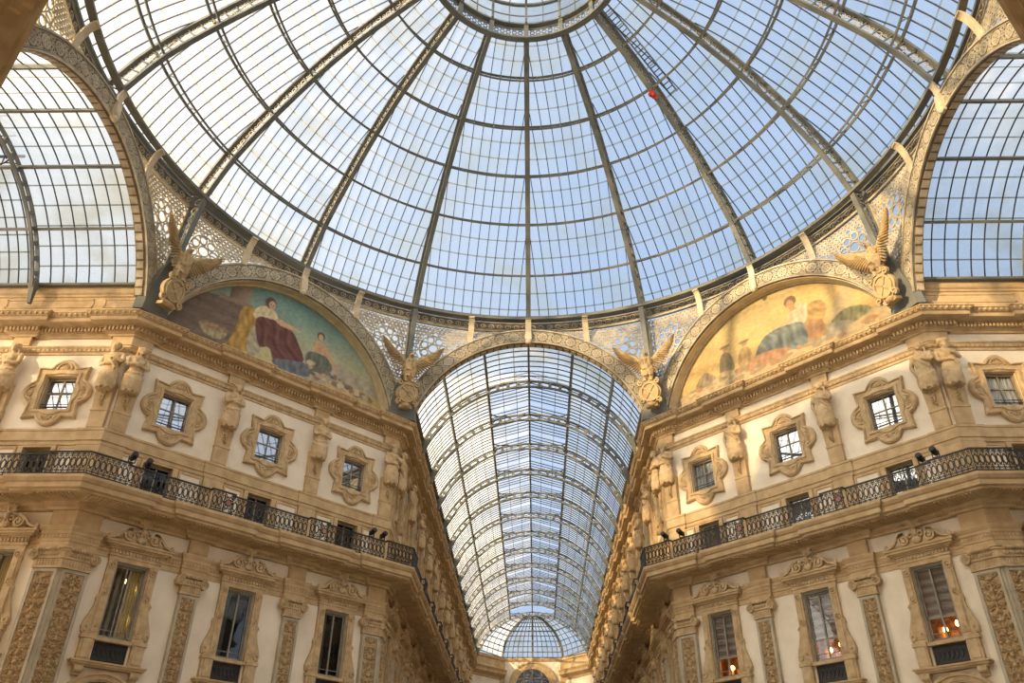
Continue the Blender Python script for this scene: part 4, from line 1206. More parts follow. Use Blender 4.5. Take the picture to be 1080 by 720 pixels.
def paint_right_base(X, Z):
    C = np.zeros(X.shape+(3,)); t = smooth(Z, 24, 28.4); u = smooth(X, -6, 6)
    low, high = np.array((.66,.45,.17)), np.array((.62,.46,.19))
    C[:] = low+(high-low)*t[..., None]
    C *= (1+.06*np.sin(X*1.3+Z*2.5)+.08*(u-.5))[..., None]
    def fill(mask, col, sh=None):
        c = np.array(col); C[mask] = c if sh is None else (c*sh[mask][:, None])
    fill(inside(X,Z,curve([(3.2,25.0),(4.0,26.6),(5.2,27.2),(5.3,26.9),(4.6,26.0),(4.6,25.0)])), (.58,.44,.22))
    fill(inside(X,Z,curve([(6.9,24.75),(5.0,24.95),(2.8,24.7),(-2.2,24.75),(-6.5,24.45),(-6.9,23),(6.9,23)])), (.47,.36,.20), folds(X,Z,4,.12,1.2))
    fill(inside(X,Z,curve([(3.2,25.0),(3.9,25.5),(4.8,25.45),(5.4,24.95),(4.4,24.6),(3.4,24.6)])), (.24,.23,.11), folds(X,Z,11,.3))
    fill(inside(X,Z,curve([(1.7,24.7),(2.6,25.2),(4.3,24.8),(3.8,24.3),(2.0,24.3)])), (.34,.30,.20), folds(X,Z,7,.2))
    fill(inside(X,Z,curve([(1.9,25.7),(2.2,26.6),(2.9,26.75),(3.3,26.2),(2.9,25.4),(2.3,25.2)])), (.46,.28,.10), folds(X,Z,9,.25,.8))
    fill(inside(X,Z,curve([(1.9,25.6),(2.9,25.5),(2.9,24.6),(1.8,24.6)])), (.42,.23,.10), folds(X,Z,9,.15))
    fill(inside(X,Z,curve([(1.2,26.6),(1.9,27.05),(2.3,26.8),(2.0,25.8),(1.1,25.9)])), (.60,.47,.30), folds(X,Z,9,.2))
    fill(inside(X,Z,curve([(.4,26.5),(1.2,26.3),(1.2,26.1),(.3,26.2)])), (.60,.42,.22))
    fill(inside(X,Z,curve([(.2,26.15),(1.1,26.1),(1.9,25.8),(1.9,24.6),(.8,24.5),(-.9,24.9),(-1.1,25.1),(-.5,25.9)])), (.17,.20,.18), folds(X,Z,8,.35,.4))
    fill(ellm(X,Z,1.45,27.40,.36,.34), (.22,.13,.06)); fill(ellm(X,Z,1.40,27.27,.22,.25), (.47,.29,.14)); fill(inside(X,Z,[(1.3,27.1),(1.6,27.1),(1.75,26.8),(1.35,26.8)]), (.45,.28,.14))
    fill(inside(X,Z,curve([(-2.4,24.8),(-.6,25.1),(.9,24.75),(.6,24.4),(-1.8,24.4)])), (.42,.22,.12), folds(X,Z,8,.2))
    for cx, h, col in ((-2.85, 1.25, (.25,.20,.10)), (-1.65, 1.05, (.40,.27,.12))):
        fill(inside(X,Z,curve([(cx-.45,24.9),(cx-.32,24.9+h*.8),(cx,24.9+h),(cx+.35,24.9+h*.75),(cx+.45,24.9)])), col, folds(X,Z,10,.2))
        fill(ellm(X,Z,cx+.05,25.0+h+.12,.17,.19), (.36,.23,.12)); fill(ellm(X,Z,cx+.05,25.0+h+.24,.34,.10), (.24,.17,.08))
    fill(inside(X,Z,curve([(-5.0,24.6),(-4.4,25.4),(-3.9,25.2),(-3.5,24.6)])), (.30,.23,.14), folds(X,Z,9,.3))
    fill(inside(X,Z,curve([(-3.9,24.5),(-3.3,25.0),(-2.6,24.9),(-2.5,24.4)])), (.52,.40,.22), folds(X,Z,9,.2))
    for k in range(70):
        q = random.Random(k*7+1); x = q.uniform(-5.6, 5.8); z = 24.15+q.random()*.5; r = q.uniform(.06,.13)
        fill(ellm(X,Z,x,z,r*2,r), [(.36,.27,.13),(.28,.24,.13),(.55,.42,.22),(.40,.22,.10)][k % 4])
    return C
def mural(side, fn, label):
    (x, y), a = side_loc(side)
    zb = 23.3; t = thing('mural', label, 'mural', None, (x, y, zb), a)
    cz, rr = 21.62, 7.0; nz, nx = 130, 340
    zs = np.linspace(23.3, cz+rr-.002, nz); V = []; 
    Xg = np.zeros((nz, nx)); Zg = np.zeros((nz, nx))
    for j, z in enumerate(zs):
        hw = math.sqrt(max(rr*rr-(z-cz)**2, 0)); Xg[j] = np.linspace(-hw, hw, nx); Zg[j] = z
    C = fn(Xg, Zg)
    w = np.sin(Xg*9.3+3*np.sin(Zg*5.1))*np.sin(Zg*11.7+2*np.sin(Xg*4.3)); C *= (1+.10*w)[..., None]
    for _ in range(1): C[1:-1,1:-1] = (4*C[1:-1,1:-1]+C[:-2,1:-1]+C[2:,1:-1]+C[1:-1,:-2]+C[1:-1,2:])/8
    vs = [(float(Xg[j,i]), .28, float(Zg[j,i])-zb) for j in range(nz) for i in range(nx)]
    me = bpy.data.meshes.new('painting')
    me.from_pydata(vs, [], [(j*nx+i, j*nx+i+1, (j+1)*nx+i+1, (j+1)*nx+i) for j in range(nz-1) for i in range(nx-1)])
    at = me.color_attributes.new('paint', 'FLOAT_COLOR', 'POINT')
    at.data.foreach_set('color', np.concatenate([C.reshape(-1,3), np.ones((nz*nx,1))], 1).astype(np.float32).ravel())
    me.materials.append(M['paint']); link('painting', me, t)
    m = shifted(zb); a0 = rad(13)
    for r0, r1, p0, p1 in ((RI-.03, RI+.25, -.28, FP-.11), (RI-.10, RI+.02, -.27, -.14), (RI-.07, RI+.02, FP-.24, FP-.11)): m.arc(AC, r0, r1, a0, PI-a0, 60, p0, p1)
    part('gilded_moulding', m, M['gilt'], t)
mural(1, paint_left, 'lunette painting with a robed figure in dark red under a teal sky')
mural(7, paint_right, 'sunlit lunette painting with a figure in blue under a golden sky')
for k, nm in ((3, 'wall_southwest_lunette'), (5, 'wall_southeast_lunette')):
    (x, y), a = side_loc(k); m = MB(lambda px, py, pz, a=a, x=x, y=y: (x+px*math.cos(a)-py*math.sin(a), y+px*math.sin(a)+py*math.cos(a), pz))
    m.prism([(7.2,23.2)]+[(7.3*math.cos(rad(12+156*i/30)), AC+7.0*math.sin(rad(12+156*i/30))) for i in range(31)]+[(-7.2,23.2)], -.4, -.28)
    structure(nm, m, M['gilt'])

# ------------------------------------------------------------------ pierced lattice spandrels between arches and dome ring
RINGR, RINGZ = 17.56, 30.28
def pend_xf(zb):
    def xf(x, y, z):
        d = R-FP; za = AC+math.sqrt(max(RO**2-x*x, 0)); th = math.atan2(x, d); zt = 29.88
        k = (z-za)/max(zt-za, .2); k = max(-.05, min(1.05, k)); r = 18.30
        bx, by = x, d; tx, ty = r*math.sin(th), r*math.cos(th)
        px, py = bx+(tx-bx)*k, by+(ty-by)*k
        return (px, py-R+y, z-zb)
    return xf
def spandrel(g):
    def build():
        zb = 24.4; t = thing('lattice_spandrel', 'x', 'lattice')
        m = MB(pend_xf(zb)); zt = 29.84
        def ok(x, z, r):
            if not (1.6 < x-r*.5 and x+r < 7.06): return False
            return z+r < zt and z-r*.9 > AC+math.sqrt(max(RO**2-min(x, 7.7)**2, 0))+.09
        rings = []
        cx, cz = 5.72, 28.15
        big = [(cx, cz, .30)]+[(cx+.60*math.cos(rad(22+360/7*k)), cz+.60*math.sin(rad(22+360/7*k)), .225) for k in range(7)]
        for x, z, r in big:
            if ok(x, z, r): rings.append((x, z, r)); m.ring(g*x, z, r-.04, r+.03, -.03, .03, 14)
        m.ring(g*cx, cz, .85, .90, -.03, .03, 28)
        for k in range(16):
            a = rad(22.5*k); r1 = .47 if k % 2 else .50
            if k % 4 == 0: m.ribbon([(g*(cx+.33*math.cos(a)), cz+.33*math.sin(a)), (g*(cx+.86*math.cos(a)), cz+.86*math.sin(a))], .05, -.022, .022)
            m.ring(g*(cx+.80*math.cos(a+rad(11))), cz+.80*math.sin(a+rad(11)), .02, .06, -.022, .022, 6)
        j = 0; z = 24.6
        while z < zt:
            x = 1.5+(j % 2)*.125
            while x < 7.1:
                if ok(x, z, .12) and math.hypot(x-cx, z-cz) > .97:
                    m.ring(g*x, z, .066, .132, -.022, .022, 8)
                    if (int(x*4)+j) % 3 == 0: m.ell((g*x, 0, z), (.035,.025,.035), 5, 4)
                x += .25
            z += .215; j += 1
        part('pierced_panel', m, M['iron_light'], t)
        m = MB(pend_xf(zb))
        xs = [1.7+5.35*i/20 for i in range(21)]
        m.ribbon([(g*x, zt) for x in xs], .09, -.06, .06)
        m.ribbon([(g*7.05, 25.2+4.4*i/8) for i in range(9)], .09, -.06, .06)
        part('border', m, M['iron_light'], t)
        m = MB(pend_xf(zb)); vs = []; nx = 16
        for i in range(nx+1):
            x = 1.7+5.35*i/nx; za = AC+math.sqrt(RO**2-x*x)
            for q in range(5): vs.append((g*x, .14, za+.12+(29.84-za-.12)*q/4))
        m.add(vs, [(i*5+q, i*5+q+1, i*5+q+6, i*5+q+5) for i in range(nx) for q in range(4)])
        part('backing_glass', m, M['glass_screen'], t)
        return t
    return build
P_SP = {g: Proto(spandrel(g)) for g in (-1, 1)}
for k in range(8):
    (x, y), a = side_loc(k)
    for g in (-1, 1):
        P_SP[g].put((x, y, 24.4), a, 'pierced lattice screen, %s shoulder of the %s' % ('right' if g > 0 else 'left', LOOK8[k]), 'lattice spandrels under the dome')

# corner struts: twin beams from the ring down to the eagles
def strut():
    t = thing('corner_strut', 'x', 'strut'); zb = 25.4
    m0 = lambda x, y, z: (x, -y, z-zb)
    for p, q in (((0,-17.56,30.25),(0,-18.30,26.2)), ((0,-18.30,30.6),(0,-18.86,26.2))):
        m = MB(m0); m.beam(p, q, .28, .16, (0,1,.2)); part('beam', m, M['iron'], t)
    m = MB(m0)
    for k in range(8):
        q = (k+.5)/8; c = Vector((0, -17.93+(-18.58+17.93)*q, 30.42+(26.2-30.42)*q)); v = []
        for r0 in (.15, .22):
            for j in range(10): a = 2*PI*j/10; v.append(tuple(c+Vector((0, r0*math.cos(a), r0*math.sin(a)))))
        m.add(v, [(j, (j+1) % 10, 10+(j+1) % 10, 10+j) for j in range(10)])
    part('ring_web', m, M['iron_light'], t)
    m = MB(m0); m.loft([[(-.75,-18.62,23.32),(.75,-18.62,23.32),(.95,-18.98,23.32),(-.95,-18.98,23.32)], [(-.62,-18.62,24.6),(.62,-18.62,24.6),(.80,-18.98,24.6),(-.80,-18.98,24.6)], [(-.16,-18.50,26.4),(.16,-18.50,26.4),(.2,-18.98,26.4),(-.2,-18.98,26.4)]])
    part('foot', m, M['iron'], t)
    return t
P_ST = Proto(strut)
CORNER8 = ['far gallery and left mural', 'left mural and left gallery', 'left gallery and near left mural', 'near left mural and near gallery', 'near gallery and near right mural', 'near right mural and right gallery', 'right gallery and right mural', 'right mural and far gallery']
for k in range(8):
    a = (k+.5)*PI/4
    P_ST.put((0, 0, 25.4), a, 'grey twin strut rising from the eagle between %s' % CORNER8[k], 'corner struts')

# ------------------------------------------------------------------ eagles on shields
def eagle():
    t = thing('eagle_sculpture', 'x', 'sculpture')
    m = MB()                                                     # shield with a cross in a scrolled frame
    tilt = Matrix.Rotation(rad(12), 3, 'X')
    m.xf = lambda x, y, z: tuple(tilt @ Vector((x, y-.42, z)))
    m.prism([(.60*math.cos(2*PI*k/24)*(1+.07*math.cos(4*2*PI*k/24)), .82+.70*math.sin(2*PI*k/24)) for k in range(24)], .05, .28)
    m.ring(0, .82, .42, .52, .28, .38, 22, 1, 1.12); m.disc(0, .82, .42, .28, .32, 20, 1, 1.12)
    for a in (rad(50), rad(140)):
        c, s = math.cos(a)*.41, math.sin(a)*.46; m.ribbon([(-c, .82-s), (c, .82+s)], .09, .32, .37)
    for g in (-1,1):
        m.ribbon(spiral(g*.46, 1.38, .17, 1.3, PI/2, -g, 14), .08, .25, .42); m.ribbon(spiral(g*.46, .28, .17, 1.3, -PI/2, g, 14), .08, .25, .42)
    m.ell((0,-.26,.10), (.28,.18,.16), 10, 6); m.box(-.35,.35,-.3,.1,-.05,.12)
    part('shield', m, M['eagle'], t)
    m = MB()
    body = [(1.38,.12,-.72),(1.55,.22,-.74),(1.85,.32,-.80),(2.2,.36,-.86),(2.5,.31,-.92),(2.7,.22,-.97),(2.9,.15,-1.02)]
    rings = []
    for z, r, y in body: rings.append([(r*math.cos(2*PI*k/16), y+r*.85*math.sin(2*PI*k/16), z) for k in range(16)])
    m.loft(rings)
    m.ell((0,-1.08,2.98), (.15,.19,.16), 12, 8); m.tube([(0,-1.22,3.0),(0,-1.35,2.95),(0,-1.38,2.86)], [.08,.06,.02], 8)
    for g in (-1,1):
        m.ell((g*.10,-1.17,3.03), (.05,.05,.05), 6, 5)
        m.tube([(g*.16,-.85,1.75),(g*.20,-.92,1.5),(g*.18,-.92,1.36)], [.16,.12,.08], 9)
        for q in (-1,0,1): m.tube([(g*.18,-.92,1.36),(g*.18+q*.08,-1.04,1.34),(g*.18+q*.10,-1.08,1.27)], [.055,.05,.02], 6)
    rng = random.Random(2)
    for k in range(70):                                          # breast feathers
        z = rng.uniform(1.65, 2.7); a = rng.uniform(PI*1.05, PI*1.95); r = .35
        m.ell((r*math.cos(a), -.82-(z-1.65)*.13+r*.85*math.sin(a), z), (.07,.045,.11), 6, 4, Matrix.Rotation(rng.uniform(-.3,.3), 3, 'Y'))
    part('body', remesh(m, .035, 'body', M['eagle']), M['eagle'], t)
    m = MB()
    for k in range(7):
        a = rad(-27+9*k); L = .62
        c = Vector((math.sin(a)*L*.5, -.72, 1.50-math.cos(a)*L*.45)); m.ell(c, (.08,.04,L*.5), 7, 5, Matrix.Rotation(-a, 3, 'Y'))
    part('tail', m, M['eagle'], t)
    for g in (-1, 1):
        m = MB(); yaw = rad(-20)
        def wp(u, w):                                            # u out along the wing, w up
            return Vector((g*(.22+u*math.cos(yaw)), -.80+u*math.sin(yaw), 2.35+w))
        arm = [wp(-.05,.0), wp(.18,.30), wp(.45,.58), wp(.76,.80), wp(1.0,.93)]
        m.tube([tuple(q) for q in arm], [.17,.17,.14,.10,.06], 9)
        def feather(root, ang, L, w, th):                        # ang from straight down, swinging outwards and up
            d = Vector((g*math.sin(ang)*math.cos(yaw), math.sin(ang)*math.sin(yaw), -math.cos(ang)))
            c = root+d*(L*.5); q = d.to_track_quat('Z', 'Y').to_matrix()
            m.ell(tuple(c+Vector((0,th,0))), (w, .035, L*.54), 7, 6, q)
        for i in range(10):                                      # primaries
            q = i/9; root = arm[2].lerp(arm[4], q); feather(root, rad(66+58*q), .72+.14*q, .135, .0)
        for i in range(9):                                       # secondaries
            q = i/8; root = arm[0].lerp(arm[2], q); feather(root, rad(30+38*q), .66+.10*q, .14, .02)
        for i in range(16):                                      # coverts
            q = i/15; j = q*3.99; a, b = arm[int(j)], arm[min(int(j)+1, 4)]; root = a.lerp(b, j-int(j)); feather(root, rad(40+75*q), .44, .10, -.05)
        for i in range(12):
            q = i/11; j = q*3.9; a, b = arm[int(j)], arm[min(int(j)+1, 4)]; root = a.lerp(b, j-int(j)); feather(root, rad(40+75*q), .25, .08, -.09)
        part('wing', m, M['eagle'], t, True)
    return t
P_EA = Proto(eagle)
for k, nm in ((0, 'far gallery and left mural'), (1, 'left gallery and left mural'), (6, 'right gallery and right mural'), (7, 'far gallery and right mural')):
    a = (k+.5)*PI/4; d = 18.62
    P_EA.put((-math.sin(a)*d, math.cos(a)*d, 23.85), a, 'spread-winged eagle on a round shield between the %s' % nm, 'eagles at the corners')
# ------------------------------------------------------------------ the glass dome
PROF = [(17.56,30.29),(16.20,32.62),(14.15,34.86),(12.02,36.78),(9.75,38.40),(7.30,39.68),(5.20,40.62)]
def prof_fine(k=4):
    out = []
    n = len(PROF)
    for i in range(n-1):
        a = PROF[max(i-1,0)]; b = PROF[i]; c = PROF[i+1]; d = PROF[min(i+2,n-1)]
        for s in range(k):
            t = s/k; out.append(tuple(.5*(2*b[q]+(c[q]-a[q])*t+(2*a[q]-5*b[q]+4*c[q]-d[q])*t*t+(3*b[q]-a[q]-3*c[q]+d[q])*t**3) for q in (0,1)))
    out.append(PROF[-1]); return out
FINE = prof_fine()
def nrm(i):
    a = FINE[max(i-1,0)]; b = FINE[min(i+1,len(FINE)-1)]; dr, dz = b[0]-a[0], b[1]-a[1]; l = math.hypot(dr, dz); return (dz/l, -dr/l)
NRM = [nrm(i) for i in range(len(FINE))]
def shell(off): return [(r+n[0]*off, z+n[1]*off) for (r, z), n in zip(FINE, NRM)]
DZ = 29.5
dome = thing('glass_dome', 'great ribbed iron and glass dome over the crossing', 'dome', None, (0,0,DZ))
GOFF = .95
def rib_meshes():
    m = MB(lambda x, y, z: (x, y, z-DZ)); lo = shell(0.0); hi = shell(.86)
    ups = [(0, n[0], n[1]) for n in NRM]
    m.strip([(0, r, z) for r, z in lo], .26, .12, ups); m.strip([(0, r, z) for r, z in hi], .30, .14, ups)
    web = MB(lambda x, y, z: (x, y, z-DZ))
    # running length of the rib, scrolls between the flanges
    L = [0.0]
    for a, b in zip(FINE, FINE[1:]): L.append(L[-1]+math.hypot(b[0]-a[0], b[1]-a[1]))
    def pt(s, o):
        s = max(0, min(L[-1]-1e-6, s)); i = max(j for j in range(len(L)-1) if L[j] <= s); t = (s-L[i])/(L[i+1]-L[i])
        r = FINE[i][0]+(FINE[i+1][0]-FINE[i][0])*t; z = FINE[i][1]+(FINE[i+1][1]-FINE[i][1])*t
        a, b = NRM[i], NRM[i+1]; nx, nz = a[0]+(b[0]-a[0])*t, a[1]+(b[1]-a[1])*t
        return (r+nx*o, z+nz*o)
    n = int(L[-1]/.62)
    for k in range(n):
        s0 = (k+.5)*L[-1]/n
        for (ds, oo, r0, r1) in ((-.15,.28,.10,.16),(.15,.54,.10,.16),(.10,.22,.05,.09),(-.12,.60,.05,.09),(.0,.42,.03,.07)):
            vs = []
            for r in (r0, r1):
                for q in range(9):
                    a = 2*PI*q/9; y, z = pt(s0+ds+r*math.cos(a), oo+r*math.sin(a)); vs.append((0, y, z))
            web.add(vs, [(q, (q+1) % 9, 9+(q+1) % 9, 9+q) for q in range(9)])
        ya, za = pt((k)*L[-1]/n, .05); yb, zb = pt(k*L[-1]/n, .80); m.beam((0,ya,za), (0,yb,zb), .08, .06)
    return m.mesh('rib', M['iron']), web.mesh('scroll_web', M['iron_light'])
def bay_meshes():
    """one sixteenth of the dome, centred on +y: glazing bars, glass, purlins"""
    a2 = PI/16; bars = MB(lambda x, y, z: (x, y, z-DZ)); gl = MB(lambda x, y, z: (x, y, z-DZ)); pass
    sh = shell(GOFF); st = .575
    for j in range(-6, 7):
        t = j*st; pts = []; ups = []
        for (r, z), n in zip(sh, NRM):
            if abs(t) < r*math.sin(a2)-.05:
                pts.append((t, math.sqrt(r*r-t*t), z)); ups.append((0, n[0], n[1]))
        if len(pts) > 1: bars.strip(pts, .036, .07, ups)
    nf = len(sh)
    for i, ((r, z), n) in enumerate(zip(sh, NRM)):          # lapped pane edges, two between purlins
        pass
    gl.cur = 1
    for i in range(6):
        for q in (1/3, 2/3):
            u = (i+q)*4; k = int(u); t = u-k
            r = sh[k][0]+(sh[k+1][0]-sh[k][0])*t; z = sh[k][1]+(sh[k+1][1]-sh[k][1])*t; n = NRM[k]; ty, tz = -n[1]*.045, n[0]*.045; vs = []
            for a in [-a2+2*a2*s/8 for s in range(9)]:
                e = (math.sin(a), math.cos(a)); o = .02
                for sg in (-1, 1): vs.append(((r+sg*ty-n[0]*o)*e[0], (r+sg*ty-n[0]*o)*e[1], z+sg*tz-n[1]*o))
            gl.add(vs, [(2*s, 2*s+2, 2*s+3, 2*s+1) for s in range(8)])
    gl.cur = 0
    na = 8; vs = []
    for r, z in sh:
        for s in range(na+1): a = -a2+2*a2*s/na; vs.append((r*math.sin(a), r*math.cos(a), z))
    gl.add(vs, [(i*(na+1)+s, i*(na+1)+s+1, (i+1)*(na+1)+s+1, (i+1)*(na+1)+s) for i in range(nf-1) for s in range(na)])
    purs = []
    for i in range(1, 6):
        k = i*4; n = NRM[k]; pur = MB(lambda x, y, z: (x, y, z-DZ))
        an = [-a2+2*a2*s/10 for s in range(11)]
        for off, w, d in ((.10,.10,.08),(.80,.13,.10)):
            r, z = FINE[k][0]+n[0]*off, FINE[k][1]+n[1]*off
            pur.strip([(r*math.sin(a), r*math.cos(a), z) for a in an], w, d, [(n[0]*math.sin(a), n[0]*math.cos(a), n[1]) for a in an])
        for s in (2, 5, 8):
            a = an[s]; e = Vector((math.sin(a), math.cos(a), 0))
            p0 = e*(FINE[k][0]+n[0]*.08)+Vector((0,0,FINE[k][1]+n[1]*.08)); p1 = e*(FINE[k][0]+n[0]*.80)+Vector((0,0,FINE[k][1]+n[1]*.80)); pur.beam(p0, p1, .05, .05)
        purs.append(pur.mesh('purlin', M['iron']))
    return bars.mesh('glazing_bars', M['iron_dark']), gl.mesh('glass', [M['glass_dome'], M['lap']]), purs
RIBM, WEBM = rib_meshes(); BARM, GLM, PURM = bay_meshes()
# ring at the foot of the dome, and its scroll band, one sixteenth each
def ring_mesh():
    m = MB(lambda x, y, z: (x, y, z-DZ)); an = [-PI/16+PI/8*s/8 for s in range(9)]; o = [(math.sin(a), math.cos(a), 0) for a in an]
    def band(r, z, w, d): m.strip([(r*math.sin(a), r*math.cos(a), z) for a in an], d, w, o)   # w radial, d tall
    band(17.56, 30.28, .32, .14); band(17.56, 30.42, .08, .18); band(18.36, 30.74, .26, .14)
    return m.mesh('ring_beam', M['iron'])
def band_meshes():
    m = MB(lambda x, y, z: (x, y, z-DZ)); an = [-PI/16+PI/8*s/8 for s in range(9)]; o = [(math.sin(a), math.cos(a), 0) for a in an]
    for r, z, w, d in ((18.42,30.22,.05,.74),): m.strip([(r*math.sin(a), r*math.cos(a), z) for a in an], d, w, o)
    m.strip([(18.36*math.sin(a), 18.36*math.cos(a), 29.86) for a in an], .07, .20, o)
    back = m.mesh('band_ground', M['iron_back'])
    rr = 18.36
    m = MB(lambda x, y, z: (rr*math.sin(x/rr), rr*math.cos(x/rr)+y, z-DZ)); n = 14; st = rr*PI/8/n
    for k in range(n):
        u = -rr*PI/16+st*(k+.5)
        m.ribbon(spiral(u, 30.22, .21, 1.5, -PI*.6, 1, 16, [(u-st*.62, 30.02)]), .045, 0, .04)
    for z in (29.96, 30.50): m.ribbon([(-rr*PI/16+st*k, z) for k in range(n+1)], .035, 0, .04)
    return back, m.mesh('scrollwork', M['iron_light'])
RNG = ring_mesh(); BBK, BSC = band_meshes()
for k in range(16):
    a = k*PI/8
    o = part('rib', RIBM, None, dome); o.rotation_euler = (0,0,a)
    w = part('scroll_web', WEBM, None, o)
    for nm, me in (('glass', GLM), ('glazing_bars', BARM), *[('purlin', pm) for pm in PURM], ('ring_beam', RNG), ('scroll_band', BBK)):
        q = part(nm, me, None, dome); q.rotation_euler = (0,0,a+PI/16)
        if nm == 'scroll_band': part('scrollwork', BSC, None, q)
# eye of the dome and the glass lantern over it
def circ(r, z, n=64): return [(r*math.cos(2*PI*k/n), r*math.sin(2*PI*k/n), z) for k in range(n+1)]
def hoop(m, r, z, w, d, n=64): m.strip(circ(r, z, n), d, w, [(math.cos(2*PI*k/n), math.sin(2*PI*k/n), 0) for k in range(n+1)])
ZS = lambda x, y, z: (x, y, z-DZ)
m = MB(ZS); hoop(m, 5.12, 40.52, .34, .12); hoop(m, 5.02, 41.58, .30, .12); hoop(m, 5.15, 40.66, .06, .20); hoop(m, 5.15, 41.45, .06, .20)
for k in range(16):
    a = k*PI/8; m.beam((5.08*math.sin(a), 5.08*math.cos(a), 40.55), (5.0*math.sin(a), 5.0*math.cos(a), 41.6), .26, .16, (math.sin(a), math.cos(a), 0))
eye = part('eye_ring', m, M['iron'], dome)
rr = 5.12
for k in range(16):
    m = MB(lambda x, y, z: (rr*math.sin(x/rr), rr*math.cos(x/rr), z-DZ))
    for i in range(5):
        for j in range(3):
            m.ring(rr*(k*PI/8+PI/16+(i-2)*.066), 41.05+(j-1)*.27, .085, .165, 0, .02, 8)
    part('pierced_band', m, M['iron'], eye)
m = MB(ZS)
for k in range(32):
    a = k*PI/16; w = .12 if k % 2 == 0 else .05
    m.beam((4.85*math.sin(a), 4.85*math.cos(a), 41.6), (4.85*math.sin(a), 4.85*math.cos(a), 43.2), w, w, (math.sin(a), math.cos(a), 0))
    m.beam((4.85*math.sin(a), 4.85*math.cos(a), 43.2), (.3*math.sin(a), .3*math.cos(a), 45.0), w, .10)
hoop(m, 4.85, 43.2, .16, .16); hoop(m, 4.85, 42.2, .05, .05); hoop(m, 2.6, 44.1, .08, .08, 48)
lan = part('lantern', m, M['iron'], dome)
m = MB(ZS); n = 64
vs = circ(4.9, 41.6, n)[:-1]+circ(4.9, 43.25, n)[:-1]+circ(.3, 45.05, n)[:-1]
m.add(vs, [(i+j*n, (i+1) % n+j*n, (i+1) % n+(j+1)*n, i+(j+1)*n) for j in range(2) for i in range(n)])
part('lantern_glass', m, M['glass_vault'], lan)

# service ladder lying on the outside of the glass, and a red cloth tied to a purlin
def dome_point(x, y, off):
    r = math.hypot(x, y)
    for (ra, za), (rb, zb), n in zip(shell(off), shell(off)[1:], NRM):
        if rb <= r <= ra: t = (ra-r)/(ra-rb); return Vector((x, y, za+(zb-za)*t)), Vector((n[0]*x/r, n[0]*y/r, n[1]))
    return Vector((x, y, 41)), Vector((0,0,1))
dirv = Vector((math.sin(rad(48)), math.cos(rad(48)), 0)); sdv = Vector((dirv.y, -dirv.x, 0))
base, _ = dome_point(*(dirv*11.2)[:2], 1.1)
lad = thing('roof_ladder', 'dark ladder lying on the glass at the upper right of the dome', 'ladder', None, tuple(base))
for g in (-1, 1):
    P0 = []; U = []
    for i in range(13):
        p, n = dome_point(*(dirv*(5.7+5.5*i/12)+sdv*(g*.22))[:2], 1.1); P0.append(tuple(p-base)); U.append(tuple(n))
    m = MB(); m.strip(P0, .06, .10, U); part('side_rail', m, M['iron_dark'], lad)
for i in range(22):
    m = MB(); c = dirv*(5.8+5.3*i/21); a, n = dome_point(*(c-sdv*.22)[:2], 1.1); b, _ = dome_point(*(c+sdv*.22)[:2], 1.1)
    m.beam(a-base, b-base, .05, .05); part('rung', m, M['iron_dark'], lad)
p, n = dome_point(7.0, 7.05, -.02)
m = MB(); rng = random.Random(5)
for k in range(10): m.ell((rng.uniform(-.14,.14), rng.uniform(-.12,.12), rng.uniform(-.22,.12)), (rng.uniform(.08,.14),)*3, 7, 5)
for k in range(3): m.tube([(.05*k,-.02,-.1),(.12+.07*k,.03,-.3),(.16+.05*k,0,-.46)], [.06,.05,.02], 6)
o = link('red_cloth', remesh(m, .035, 'red_cloth', M['red'])); o.location = tuple(p); tag(o, 'small red cloth tied where a rib of the dome meets a purlin', 'cloth')

# ------------------------------------------------------------------ barrel vaults of glass over the gallery arms (built running along +y)
VR = 7.38; VA0 = math.asin((24.80-AC)/VR); VZ = 24.6
XL = 2.75; AL2 = math.acos(XL/VR); AL1 = math.acos(5.2/VR)
def vx(m0=None): return MB(lambda x, y, z: (x, y, z-VZ))
def arcp(r, y, a0, a1, n): return [(r*math.cos(a0+(a1-a0)*i/n), y, AC+r*math.sin(a0+(a1-a0)*i/n)) for i in range(n+1)]
def arcu(a0, a1, n): return [(math.cos(a0+(a1-a0)*i/n), 0, math.sin(a0+(a1-a0)*i/n)) for i in range(n+1)]
def vault_rib():
    m = vx(); a0, a1 = VA0-.02, PI-VA0+.02; n = 40
    m.strip(arcp(6.93, 0, a0, a1, n), .16, .10, arcu(a0, a1, n)); m.strip(arcp(7.33, 0, a0, a1, n), .16, .10, arcu(a0, a1, n))
    k = 24
    for i in range(k+1):
        a = a0+(a1-a0)*i/k; c, s = math.cos(a), math.sin(a)
        m.beam((6.93*c,0,AC+6.93*s), (7.33*c,0,AC+7.33*s), .20, .13, (0,1,0))
    for g in (-1, 1):                                  # foot bracket on the parapet
        x = g*7.0*math.cos(a0); m.loft([[(x-.13,-.14,24.95),(x+.13,-.14,24.95),(x+.13,.14,24.95),(x-.13,.14,24.95)], [(x-.17,-.15,24.75),(x+.17,-.15,24.75),(x+.17,.15,24.75),(x-.17,.15,24.75)],
                                       [(x+g*.22-.07,-.08,23.75),(x+g*.22+.07,-.08,23.75),(x+g*.22+.07,.08,23.75),(x+g*.22-.07,.08,23.75)]])
    m.add([(-XL,-.05,AC+VR*math.sin(AL2)),(-XL,.05,AC+VR*math.sin(AL2)),(-XL,.05,AC+VR*math.sin(AL2)+.1),(-XL,-.05,AC+VR*math.sin(AL2)+.1)], [(0,1,2,3)])
    return m
